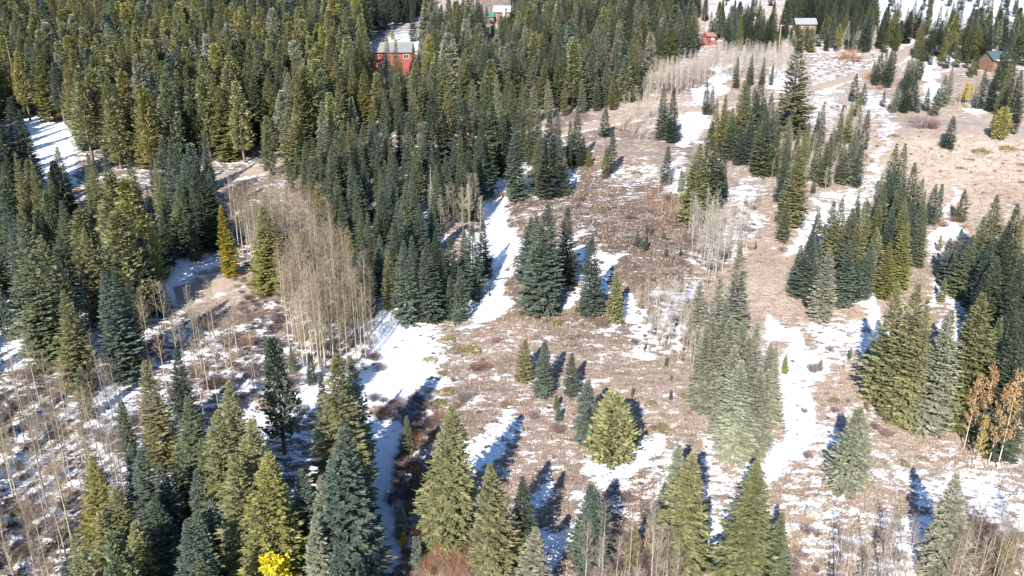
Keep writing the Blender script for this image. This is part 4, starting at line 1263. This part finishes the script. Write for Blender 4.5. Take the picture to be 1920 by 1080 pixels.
SNAGS = [snag_data(1), snag_data(2)]
for tx, ty, by, lab in [(806, 308, 432, 'grey dead snag with drooping stubs above shaded snow'), (1333, 268, 330, 'pale dead snag behind the clump rising from grey aspens'),
                        (10, 72, 190, None), (165, 55, 150, None), (310, 58, 140, None), (365, 75, 160, None), (410, 90, 170, None), (463, 70, 160, None), (497, 100, 200, None), (185, 90, 180, None), (440, 110, 190, None), (55, 130, 190, None), (206, 0, 90, None), (120, 0, 80, None), (1908, 140, 215, 'pale dead snag leaning beside the dark cabin spruces')]:
    bx = tx + (960 - tx) * (by - ty) / (NADIR - ty)
    P = hit(bx, by)[0]; d = px_dir(tx, ty)
    h = CAMZ + P[1] / d[1] * d[2] - P[2]
    s = h / 12.0
    root = link('dead_tree', None, None, P, rng.uniform(0, 6.28), (s, s, s))
    tag(root, lab or 'grey bare snag sticking out of the olive forest', 'dead tree', None if lab else 'grey snags in the olive forest')
    m_ = SNAGS[int(rng.integers(2))]
    link('trunk', m_[0], root); link('branches', m_[1], root)

# ------------------------------------------------------------------ shrubs, scrub, boulders, logs
SHT = {'v': ((0.20, 0.14, 0.135), 'purple-brown'), 'r': ((0.27, 0.15, 0.09), 'rusty brown'), 't': ((0.34, 0.26, 0.19), 'tan'), 'k': ((0.12, 0.088, 0.078), 'dark brown')}


def shrubs(text, phrase):
    for item in text.replace('\n', ',').split(','):
        q = item.split()
        if len(q) < 4:
            continue
        px, py, wpx, c = float(q[0]), float(q[1]), float(q[2]), q[3]
        P = hit(px, py + wpx * 0.12)[0]
        rad = wpx / 2 * np.hypot(P[1], P[2] - CAMZ) / F
        s = rad / 1.5
        o = link('willow_shrub', SHR[int(rng.integers(3))], None, P, rng.uniform(0, 6.28), (s, s, s * rng.uniform(0.7, 1.0)))
        o['tint'] = [float(v) for v in np.array(SHT[c][0]) * rng.uniform(0.85, 1.15)]
        tag(o, 'leafless %s shrub %s' % (SHT[c][1], phrase), 'shrub', 'leafless shrubs ' + phrase)


shrubs('1730 232 66 v, 1748 236 44 v, 1716 226 40 v', 'on the tan hillside below the cabin trees')
shrubs('1145 418 26 v, 1085 385 20 v, 1180 408 24 k, 1218 395 22 v, 1216 370 22 v, 1092 375 18 k, 1128 492 18 v, 1252 498 24 v, 1288 500 16 v, 1125 608 34 v, 1190 640 24 v, 1105 600 18 v', 'on the brown upper meadow')
shrubs('1526 692 42 v, 1618 696 26 v, 1555 655 24 v, 1468 468 28 v, 1508 770 22 v, 1565 770 22 v, 1680 788 26 v, 1640 800 26 v, 1660 812 34 v, 1515 855 30 v, 1692 922 18 v, 1510 995 34 v, 1490 1060 36 v, 1530 1000 30 v', 'on the snowy tan meadow')
shrubs('905 690 40 r, 890 690 34 v, 870 748 40 v, 858 760 30 r, 1045 805 40 v, 1000 780 30 v, 945 760 26 r, 1175 935 34 v, 1010 700 24 r, 930 640 26 v', 'on the lower meadow')
shrubs('735 770 60 k, 765 790 60 v, 780 830 60 r, 755 880 50 v, 735 935 46 k, 765 920 50 v, 790 890 50 r, 800 1000 60 r, 840 1040 70 r, 870 1050 60 r, 760 960 50 r, 825 1010 60 r, 795 760 50 k, 690 640 40 v, 715 690 34 v, 700 670 40 k, 850 1075 60 r, 905 1010 40 r, 800 1060 50 r, 745 905 40 k, 765 870 46 v', 'in the brushy gully')
shrubs('385 610 60 v, 430 640 60 k, 470 700 60 v, 360 690 50 v, 400 720 60 k, 440 760 60 v, 330 740 50 v, 380 790 50 k, 300 640 50 v, 250 790 60 v, 470 640 50 r, 540 720 60 k, 520 690 50 v, 500 760 60 r, 560 770 50 k, 200 820 60 v, 130 720 60 v, 60 700 60 k, 30 760 60 v, 90 800 60 v, 180 900 60 k, 60 960 70 v, 120 1000 70 k, 100 880 60 v, 40 1040 70 k, 560 620 50 v, 600 650 50 k, 520 600 50 v, 640 690 50 v, 590 560 44 v, 550 540 44 v, 610 600 44 k, 660 640 50 k', 'in the brush below the bare aspens')
shrubs('1040 245 36 r, 1000 232 30 r, 975 240 26 r, 1085 232 26 r, 940 240 24 r, 1010 250 24 r, 945 365 26 r, 960 375 24 r, 1135 325 16 r, 925 235 24 r, 840 255 26 r, 795 262 24 r', 'along the roadside bank')
shrubs('1630 145 30 r, 1640 152 30 r, 1655 158 26 v, 1590 105 44 r, 1605 112 34 r, 1575 108 30 r, 1650 165 20 r', 'by the road fork')
shrubs('1750 416 26 r, 1790 412 30 r, 1770 422 26 r, 1810 425 24 r', 'between the two dense hillside stands')
shrubs('1850 1000 60 v, 1880 1040 60 k, 1840 1050 50 v, 1905 1010 50 v, 1650 1010 40 v, 1620 1040 50 t, 1680 1040 44 t, 1590 1030 40 t, 1210 1060 50 v, 1160 1060 50 k, 1240 1080 50 k, 1285 1075 50 v, 1340 1070 44 v, 1480 1090 50 v, 1110 1080 44 v, 1180 1010 40 v', 'under the aspens at the meadow foot')
shrubs('1240 560 40 t, 1270 600 40 v, 1220 600 36 v, 1300 640 40 v, 1250 650 36 t, 1330 500 36 v, 1310 470 36 v, 1360 480 36 v, 1290 450 30 v, 1400 430 30 v, 1410 390 30 v, 1250 370 30 v, 1265 400 30 t', 'among the grey aspen stems')

BRUSH = []


def brush(poly, spacing, n, r0, r1, cols):
    pts, uv = sample_poly(poly, spacing, 5000, np.zeros((0, 2)), 4.5, 6.0)
    for p in pts[:n]:
        s_ = rng.uniform(r0, r1) / 1.5
        BRUSH.append(dict(P=(p[0], p[1], float(G(p[0], p[1])) - 0.03), var=int(rng.integers(3)), rz=rng.uniform(0, 6.28), scl=(s_, s_, s_ * rng.uniform(0.55, 0.95)), tintv=np.array(SHT[cols[int(rng.integers(len(cols)))]][0]) * rng.uniform(0.75, 1.1)))


brush([(425, 450), (560, 460), (640, 520), (700, 600), (705, 695), (620, 720), (520, 740), (430, 760), (350, 700), (400, 640), (460, 620)], 1.5, 330, 0.5, 1.3, 'vkkt')
brush([(-30, 700), (120, 720), (250, 780), (330, 820), (250, 950), (170, 1080), (170, 1300), (-30, 1300)], 1.6, 330, 0.4, 1.1, 'vkkv')
brush([(700, 750), (800, 735), (830, 780), (805, 900), (760, 985), (735, 965), (745, 870), (765, 800), (700, 785)], 1.1, 110, 0.6, 1.4, 'kkvr')
brush([(760, 960), (880, 1000), (910, 1080), (790, 1100), (740, 1010)], 1.2, 90, 0.5, 1.2, 'rrt')
brush([(1270, 420), (1400, 380), (1430, 460), (1340, 540), (1290, 510)], 1.5, 80, 0.4, 1.0, 'vtv')
brush([(1190, 590), (1300, 560), (1335, 700), (1210, 660)], 1.4, 70, 0.4, 0.9, 'tvt')
brush([(1090, 1040), (1700, 1040), (1920, 1030), (1930, 1200), (1100, 1200)], 1.6, 240, 0.4, 0.9, 'tvvt')
brush([(780, 590), (900, 600), (1300, 700), (1280, 900), (900, 960), (800, 760)], 3.5, 120, 0.3, 0.6, 'rtv')
brush([(1000, 380), (1280, 400), (1200, 600), (1000, 600)], 3.5, 90, 0.3, 0.6, 'vkr')
brush([(1480, 600), (1640, 620), (1700, 900), (1500, 900)], 3.5, 90, 0.3, 0.6, 'vt')
brush([(1500, 190), (1640, 185), (1660, 260), (1620, 360), (1460, 340)], 2.2, 130, 0.4, 1.0, 'tvvt')
brush([(1500, 110), (1640, 100), (1640, 130), (1520, 150)], 2.2, 70, 0.4, 1.1, 'tvr')
brush([(1680, 240), (1920, 280), (1920, 400), (1760, 400)], 4.5, 60, 0.3, 0.7, 'vt')
gn_scatter('low_brush', SHR, BRUSH, 'low leafless brush scattered over meadow, gully and aspen floor', 'brush')

for i, (px, py, w, code) in enumerate([(1838, 286, 32, 'o'), (1888, 280, 32, 'y'), (1820, 300, 14, 'o'), (1800, 316, 16, 'o'), (1915, 310, 18, 'o'), (1918, 342, 14, 'o'), (1675, 256, 20, 'o'), (820, 758, 34, 'y'), (835, 735, 30, 'y'), (812, 738, 28, 'o'), (808, 676, 30, 'y'), (855, 660, 36, 'o'), (885, 655, 36, 'y'),
                                        (840, 640, 34, 'y'), (830, 700, 22, 'o'), (1240, 805, 40, 'o'), (1285, 742, 26, 'o'), (1222, 756, 22, 'o'), (1690, 868, 24, 'o'), (1640, 758, 20, 'o'), (1248, 412, 18, 'y'), (1195, 327, 24, 'o'), (1465, 1020, 22, 'o'), (1860, 836, 60, 'o'), (1565, 752, 24, 'o'), (1725, 860, 22, 'o'), (1660, 815, 22, 'o'), (1045, 605, 24, 'o'), (1590, 905, 50, 'y')]):
    P = hit(px, py)[0]
    s = w / 2 * np.hypot(P[1], P[2] - CAMZ) / F / 1.5
    o = link('juniper_shrub', SCRUB[i % 2], None, P, rng.uniform(0, 6.28), (s, s, s * 0.8))
    o['tint'] = [float(v) for v in np.array(TINT[code]) * (1.15, 1.0, 1.0)]
    ph = 'on the bare tan hillside' if px > 1640 and py < 400 else ('on the half-snowed grass beside the gully' if px < 900 else 'in the open meadow')
    tag(o, 'low %s evergreen shrub %s' % (TWORD[code], ph), 'shrub', 'low evergreen shrubs ' + ph)

M_rock = simple('lichen_granite', (0.30, 0.285, 0.25), 0.3, 2.5)


def boulder(px, py, w, label, seed, hf=0.75):
    r = np.random.default_rng(seed)
    P = hit(px, py)[0]
    rad = w / 2 * np.hypot(P[1], P[2] - CAMZ) / F
    V, Fc = [], []
    nu, nv = 14, 9
    ph = r.uniform(0, 6.28, 6)
    for i in range(nv + 1):
        th = math.pi * i / nv
        for j in range(nu):
            a = 2 * math.pi * j / nu
            k = 1 + 0.14 * math.sin(2 * a + ph[0]) * math.sin(th) + 0.10 * math.sin(3 * a + ph[1] + 2 * th) + 0.06 * math.sin(5 * a + 4 * th + ph[2]) + r.normal(0, 0.025)
            V.append((rad * k * math.sin(th) * math.cos(a), rad * 0.85 * k * math.sin(th) * math.sin(a), rad * hf * k * math.cos(th) + rad * 0.22))
    for i in range(nv):
        for j in range(nu):
            Fc.append((i * nu + j, (i + 1) * nu + j, (i + 1) * nu + (j + 1) % nu, i * nu + (j + 1) % nu))
    tag(link('boulder', mesh('boulder', V, Fc, [M_rock]), None, P), label, 'boulder')


boulder(1524, 966, 30, 'larger of two rounded grey boulders in the snowy grass', 1)
boulder(1538, 938, 22, 'smaller of two rounded grey boulders in the snowy grass', 2)
boulder(1708, 330, 9, 'small pale rock on the bare tan hillside', 3)


def log(x0, y0, x1, y1, rad, label, group=None, m_=M_snag):
    A, B_ = hit([x0, x1], [y0, y1])
    L = np.linalg.norm(B_ - A)
    T = MB()
    k = 6
    pts = []
    for i in range(k + 1):
        s = i / k
        p = A + (B_ - A) * s
        p[2] = float(G(p[0], p[1])) + rad * 0.7
        pts.append(p - A)
    T.tube(pts, [rad * (1.1 - 0.6 * i / k) for i in range(k + 1)], 7, cap=True)
    r = np.random.default_rng(int(x0 + y0))
    for j in range(7):
        s = r.uniform(0.3, 0.98)
        p = pts[min(k, int(s * k))]
        d = r.normal(0, 1, 3); d[2] = abs(d[2]) * 0.6
        T.tube([p, p + d / np.linalg.norm(d) * r.uniform(0.3, 0.8)], [rad * 0.22, 0.01], 3)
    tag(link('fallen_log', T.mesh('fallen_log', [m_], True), None, A), label, 'log', group)


log(1114, 426, 1100, 436, 0.25, 'weathered log end lying on the brown upper meadow', None)
log(1117, 413, 1092, 442, 0.17, 'long fallen log slanting across the brown upper meadow')
log(1118, 333, 1106, 352, 0.16, 'short fallen log below the dark and olive firs')
log(48, 590, 8, 612, 0.35, 'thick dark log on snow beside rusty grass')
log(1548, 982, 1580, 968, 0.16, 'dark crooked log on the bright snow')
log(1490, 1050, 1512, 1075, 0.15, 'dark log in the snow near the bare thicket')
for i, q in enumerate([(410, 640, 470, 615), (420, 660, 478, 640), (395, 655, 440, 690), (430, 625, 455, 665), (455, 690, 500, 660), (380, 640, 410, 672), (480, 720, 530, 700), (250, 750, 300, 730), (560, 740, 600, 715), (340, 600, 352, 632), (100, 860, 165, 835), (60, 900, 110, 880), (70, 1040, 100, 1020), (620, 585, 650, 570), (520, 655, 560, 640), (570, 590, 600, 610)]):
    log(*q, 0.13, 'thin fallen trunk among the brush below the bare aspens', 'fallen trunks in the brushy draw', M_log if i % 2 else M_snag)

# ------------------------------------------------------------------ houses, poles, wires
M_red = simple('red_siding', (0.27, 0.075, 0.055), 0.15, 2)
M_cedar = simple('cedar_siding', (0.19, 0.115, 0.08), 0.2, 2)
M_tanw = simple('tan_siding', (0.40, 0.31, 0.23), 0.12, 2)
M_white = simple('white_trim', (0.75, 0.73, 0.70), 0.05, 2)
M_brownt = simple('brown_trim', (0.12, 0.07, 0.05), 0.15, 2)
M_glass, _nt, _b = mat('window_glass'); _b.inputs['Base Color'].default_value = (0.03, 0.035, 0.04, 1); _b.inputs['Roughness'].default_value = 0.08; _b.inputs['Specular IOR Level'].default_value = 0.6
M_blind = simple('drawn_blind', (0.55, 0.42, 0.27), 0.05, 1)
M_stone = simple('chimney_stone', (0.48, 0.38, 0.33), 0.2, 3)
M_pole = simple('pole_wood', (0.40, 0.29, 0.19), 0.2, 2)
M_wire = simple('wire', (0.5, 0.5, 0.52), 0.05, 1)
M_can = simple('transformer_grey', (0.62, 0.63, 0.64), 0.05, 1)


def metal_roof(name, c, c2=None):
    m, nt, b = mat(name)
    tc = N(nt, 'ShaderNodeTexCoord')
    n = noise(nt, 0.35, 3, 0.5, tc.outputs['Object'])
    col = ramp(nt, n.outputs[0], [(0.4, c), (0.6, c2 or c)])
    nt.links.new(col, b.inputs['Base Color'])
    b.inputs['Roughness'].default_value = 0.45
    b.inputs['Specular IOR Level'].default_value = 0.4
    return m


def house(name, px, py, W, D, wall_h, roof_h, rot, wall_m, roof_m, label, windows, chimney=None, overhang=0.5, door=None, porch=None, frame_m=None):
    """gable roof, ridge along local x; front wall at local -y. windows: (x, z, w, h, pane material)"""
    P = hit(px, py)[0]
    root = link(name, None, None, P + np.array([0, 0, -0.1]), rot)
    tag(root, label, 'house')
    b = MB()
    hw, hd = W / 2, D / 2
    b.add([(-hw, -hd, -1.6), (hw, -hd, -1.6), (hw, hd, -1.6), (-hw, hd, -1.6), (-hw, -hd, wall_h), (hw, -hd, wall_h), (hw, hd, wall_h), (-hw, hd, wall_h), (-hw, 0, wall_h + roof_h), (hw, 0, wall_h + roof_h)],
          [(0, 1, 5, 4), (1, 2, 6, 9, 5), (2, 3, 7, 6), (3, 0, 4, 8, 7), (0, 3, 2, 1)])
    link('wall', b.mesh(name + '_wall', [wall_m]), root)
    r = MB()
    sl = roof_h / hd
    for sg in (-1, 1):
        e = hd + overhang
        z1, z0 = wall_h + roof_h + 0.12, wall_h + roof_h - sl * e + 0.12
        x = hw + overhang
        V = [(-x, 0, z1), (x, 0, z1), (x, sg * e, z0), (-x, sg * e, z0), (-x, 0, z1 + 0.16), (x, 0, z1 + 0.16), (x, sg * e, z0 + 0.16), (-x, sg * e, z0 + 0.16)]
        r.add(V, [(0, 1, 2, 3), (4, 7, 6, 5), (3, 2, 6, 7), (0, 3, 7, 4), (1, 5, 6, 2)])
    ro = link('roof', r.mesh(name + '_roof', [roof_m]), root)
    sm = MB()
    for k in range(int(W / 0.9) + 1):
        x = -hw + k * 0.9
        for sg in (-1, 1):
            e = hd + overhang
            z1, z0 = wall_h + roof_h + 0.28, wall_h + roof_h - sl * e + 0.28
            sm.add([(x - 0.035, 0, z1), (x + 0.035, 0, z1), (x + 0.035, sg * e, z0), (x - 0.035, sg * e, z0), (x, 0, z1 + 0.07), (x, sg * e, z0 + 0.07)], [(0, 4, 5, 3), (1, 2, 5, 4), (3, 5, 2)])
    sm.box(-hw - overhang, hw + overhang, -0.14, 0.14, wall_h + roof_h + 0.24, wall_h + roof_h + 0.36)
    link('roof_seams', sm.mesh(name + '_seams', [roof_m]), ro)
    fa = MB()
    e = hd + overhang
    zf = wall_h + roof_h - sl * e + 0.10
    fa.box(-hw - overhang, hw + overhang, -e - 0.04, -e - 0.003, zf - 0.16, zf + 0.16)
    link('fascia', fa.mesh(name + '_fascia', [frame_m or M_brownt]), ro)
    for (x, z, w, h, pm, face) in windows:
        wm = MB(); pn = MB()
        t = 0.09
        if face == 'front':
            y = -hd - 0.003
            for (x0, x1, z0, z1) in ((x - w / 2 - t, x + w / 2 + t, z + h / 2, z + h / 2 + t), (x - w / 2 - t, x + w / 2 + t, z - h / 2 - t, z - h / 2), (x - w / 2 - t, x - w / 2, z - h / 2, z + h / 2), (x + w / 2, x + w / 2 + t, z - h / 2, z + h / 2), (x - 0.03, x + 0.03, z - h / 2, z + h / 2)):
                wm.box(x0, x1, y - 0.07, y, z0, z1)
            pn.box(x - w / 2, x + w / 2, y - 0.03, y, z - h / 2, z + h / 2)
        else:
            X = -hw - 0.003
            for (x0, x1, z0, z1) in ((x - w / 2 - t, x + w / 2 + t, z + h / 2, z + h / 2 + t), (x - w / 2 - t, x + w / 2 + t, z - h / 2 - t, z - h / 2), (x - w / 2 - t, x - w / 2, z - h / 2, z + h / 2), (x + w / 2, x + w / 2 + t, z - h / 2, z + h / 2)):
                wm.box(X - 0.07, X, x0, x1, z0, z1)
            pn.box(X - 0.03, X, x - w / 2, x + w / 2, z - h / 2, z + h / 2)
        wo = link('window', wm.mesh(name + '_window', [frame_m or M_white]), root)
        link('pane', pn.mesh(name + '_pane', [pm]), wo)
    if door:
        x, w, h = door
        dm = MB(); dm.box(x - w / 2, x + w / 2, -hd - 0.06, -hd - 0.003, 0, h)
        link('door', dm.mesh(name + '_door', [M_brownt]), root)
    if chimney:
        x, y, w, zt, z0 = chimney
        c = MB(); c.box(x - w / 2, x + w / 2, y - w / 2, y + w / 2, z0, zt); c.box(x - w / 2 - 0.08, x + w / 2 + 0.08, y - w / 2 - 0.08, y + w / 2 + 0.08, zt, zt + 0.12)
        link('chimney', c.mesh(name + '_chimney', [M_stone]), root)
    if porch:
        x0, x1, dep, zt, pm = porch
        p = MB()
        p.add([(x0, -hd - dep, zt - 0.5), (x1, -hd - dep, zt - 0.5), (x1, -hd - 0.003, zt), (x0, -hd - 0.003, zt), (x0, -hd - dep, zt - 0.38), (x1, -hd - dep, zt - 0.38), (x1, -hd - 0.003, zt + 0.12), (x0, -hd - 0.003, zt + 0.12)], [(0, 3, 2, 1), (4, 5, 6, 7), (0, 1, 5, 4), (1, 2, 6, 5), (0, 4, 7, 3)])
        link('porch_roof', p.mesh(name + '_porch', [pm]), root)
        for x in (x0 + 0.15, (x0 + x1) / 2, x1 - 0.15):
            q = MB(); q.box(x - 0.08, x + 0.08, -hd - dep + 0.1, -hd - dep + 0.26, -0.6, zt - 0.5)
            link('porch_post', q.mesh(name + '_post', [M_cedar]), root)
    return P


d_red = np.hypot(*HOUSE_SPOTS[0][:2])
K1 = d_red / F
house('red_house', 737, 133, 72 * K1, 9.0, 33 * K1 * 0.98, 15 * K1, R(3), M_red, metal_roof('standing_seam_roof', (0.20, 0.22, 0.26), (0.25, 0.25, 0.19)), 'red two-storey house with pale metal roof half hidden by spruces',
      [(-24 * K1, 24 * K1, 1.3, 1.7, M_blind, 'front'), (-8 * K1, 24 * K1, 1.3, 1.5, M_glass, 'front'), (26 * K1, 25 * K1, 1.9, 1.4, M_glass, 'front'), (10 * K1, 24 * K1, 1.3, 1.5, M_glass, 'front'), (-20 * K1, 9 * K1, 1.6, 1.5, M_glass, 'front')], door=(2.5, 1.0, 2.1))
K2 = np.hypot(*HOUSE_SPOTS[1][:2]) / F
house('pale_roofed_house', 942, 40, 28 * K2, 8.0, 15 * K2, 10 * K2, R(-4), M_cedar, metal_roof('pale_metal_roof', (0.34, 0.38, 0.40)), 'far house with pale grey roof and stone chimney on the front',
      [(-3.2, 2.8, 1.2, 1.2, M_glass, 'front'), (3.0, 2.8, 1.2, 1.2, M_glass, 'front')], chimney=(1.2, -4.65, 1.3, 27 * K2 * 0.9, -1.5), door=(-1.2, 1.0, 2.1))
K6 = np.hypot(*HOUSE_SPOTS[5][:2]) / F
house('green_roofed_shed', 920, 44, 12 * K6, 5.0, 11 * K6, 5 * K6, R(-4), M_cedar, metal_roof('bright_green_roof', (0.03, 0.24, 0.16)), 'small shed with bright green roof beside the pale-roofed house', [(0.9, 1.6, 0.8, 0.8, M_glass, 'front')], door=(-0.8, 0.9, 1.9), overhang=0.4)
K3 = np.hypot(*HOUSE_SPOTS[2][:2]) / F
house('red_cabin', 1328, 84, 17 * K3, 4.4, 14 * K3, 5.5 * K3, R(22), M_red, metal_roof('red_brown_roof', (0.33, 0.16, 0.14)), 'small red cabin with steep gable above the grey grove', [(0.5, 2.6, 1.3, 0.8, M_white, 'front'), (0.0, 2.2, 0.8, 0.9, M_glass, 'side')], door=(-1.1, 0.9, 2.0), overhang=0.4)
K4 = np.hypot(*HOUSE_SPOTS[3][:2]) / F
house('grey_roofed_house', 1507, 58, 31 * K4, 9.0, 10 * K4, 9 * K4, R(-8), M_cedar, metal_roof('grey_shingle_roof', (0.30, 0.31, 0.34)), 'far house with wide grey roof among dark trees', [(-2.5, 1.6, 1.2, 1.0, M_glass, 'front'), (2.5, 1.6, 1.2, 1.0, M_glass, 'front')], chimney=(1.5, -1.5, 0.6, 19 * K4, 2.5), door=(0.2, 1.0, 2.0))
K5 = np.hypot(*HOUSE_SPOTS[4][:2]) / F
house('green_roofed_cabin', 1863, 131, 33 * K5, 7.0, 15 * K5, 11 * K5, R(12), M_cedar, metal_roof('dark_green_roof', (0.07, 0.11, 0.11)), 'log-coloured cabin with dark green roof and porch', [(-2.2, 1.5, 1.1, 1.1, M_glass, 'front'), (2.4, 1.5, 1.3, 1.3, M_glass, 'front')], door=(0.3, 1.0, 2.0), porch=(-3.6, 3.8, 1.8, 15 * K5, M_white))


def pole(px, py, top_py, label, can=False):
    P = hit(px, py)[0]; d = px_dir(px, top_py)
    h = CAMZ + P[1] / d[1] * d[2] - P[2]
    root = link('utility_pole', None, None, P, 0.1)
    tag(root, label, 'utility pole')
    b = MB(); b.tube([(0, 0, -0.5), (0, 0, h * 0.5), (0, 0, h)], [0.19, 0.165, 0.13], 8, cap=True)
    link('shaft', b.mesh('pole_shaft', [M_pole], True), root)
    b = MB(); b.box(-1.2, 1.2, -0.22, -0.10, h - 0.75, h - 0.6)
    ca = link('crossarm', b.mesh('pole_arm', [M_pole]), root)
    for x in (-1.05, -0.35, 0.35, 1.05):
        b = MB(); b.tube([(x, -0.16, h - 0.6), (x, -0.16, h - 0.5), (x, -0.16, h - 0.4)], [0.05, 0.07, 0.03], 6, cap=True)
        link('insulator', b.mesh('pole_insulator', [M_can]), ca)
    if can:
        b = MB(); b.tube([(0, -0.42, h * 0.42), (0, -0.42, h * 0.42 + 0.1), (0, -0.42, h * 0.42 + 0.95), (0, -0.42, h * 0.42 + 1.05)], [0.2, 0.28, 0.28, 0.15], 10, cap=True)
        link('transformer', b.mesh('pole_can', [M_can]), root)
    return P + np.array([0, 0, h - 0.45])


T1 = pole(1459, 102, 45, 'tall tan utility pole above the far grey grove')
T2 = pole(919, 78, 44, 'utility pole with grey transformer below the pale-roofed house', True)
T3 = pole(560, 100, 58, 'utility pole sunk in the olive forest west of the red house')
T4 = pole(923, 22, -22, 'slim utility pole beside the pale-roofed house')


def wire(a, b_, off, sag, label, group):
    pts, rad = [], []
    for i in range(25):
        s = i / 24
        p = a + (b_ - a) * s + np.array([off, -0.06, 0])
        p = p - np.array([0, 0, sag * 4 * s * (1 - s)])
        pts.append(p - a); rad.append(0.045)
    t = MB(); t.tube(pts, rad, 4)
    tag(link('power_line', t.mesh('power_line', [M_wire]), None, a), label, 'power line', group)


for o_, sg_ in ((-1.05, 1.0), (1.05, 1.8)):
    wire(T3, T2, o_, sg_, 'thin grey power line strung behind the red house', 'power lines behind the red house')
print('TREES', len(TREES), 'spruce', len(spr), 'pine', len(pin), 'aspens', len(ASPENS))
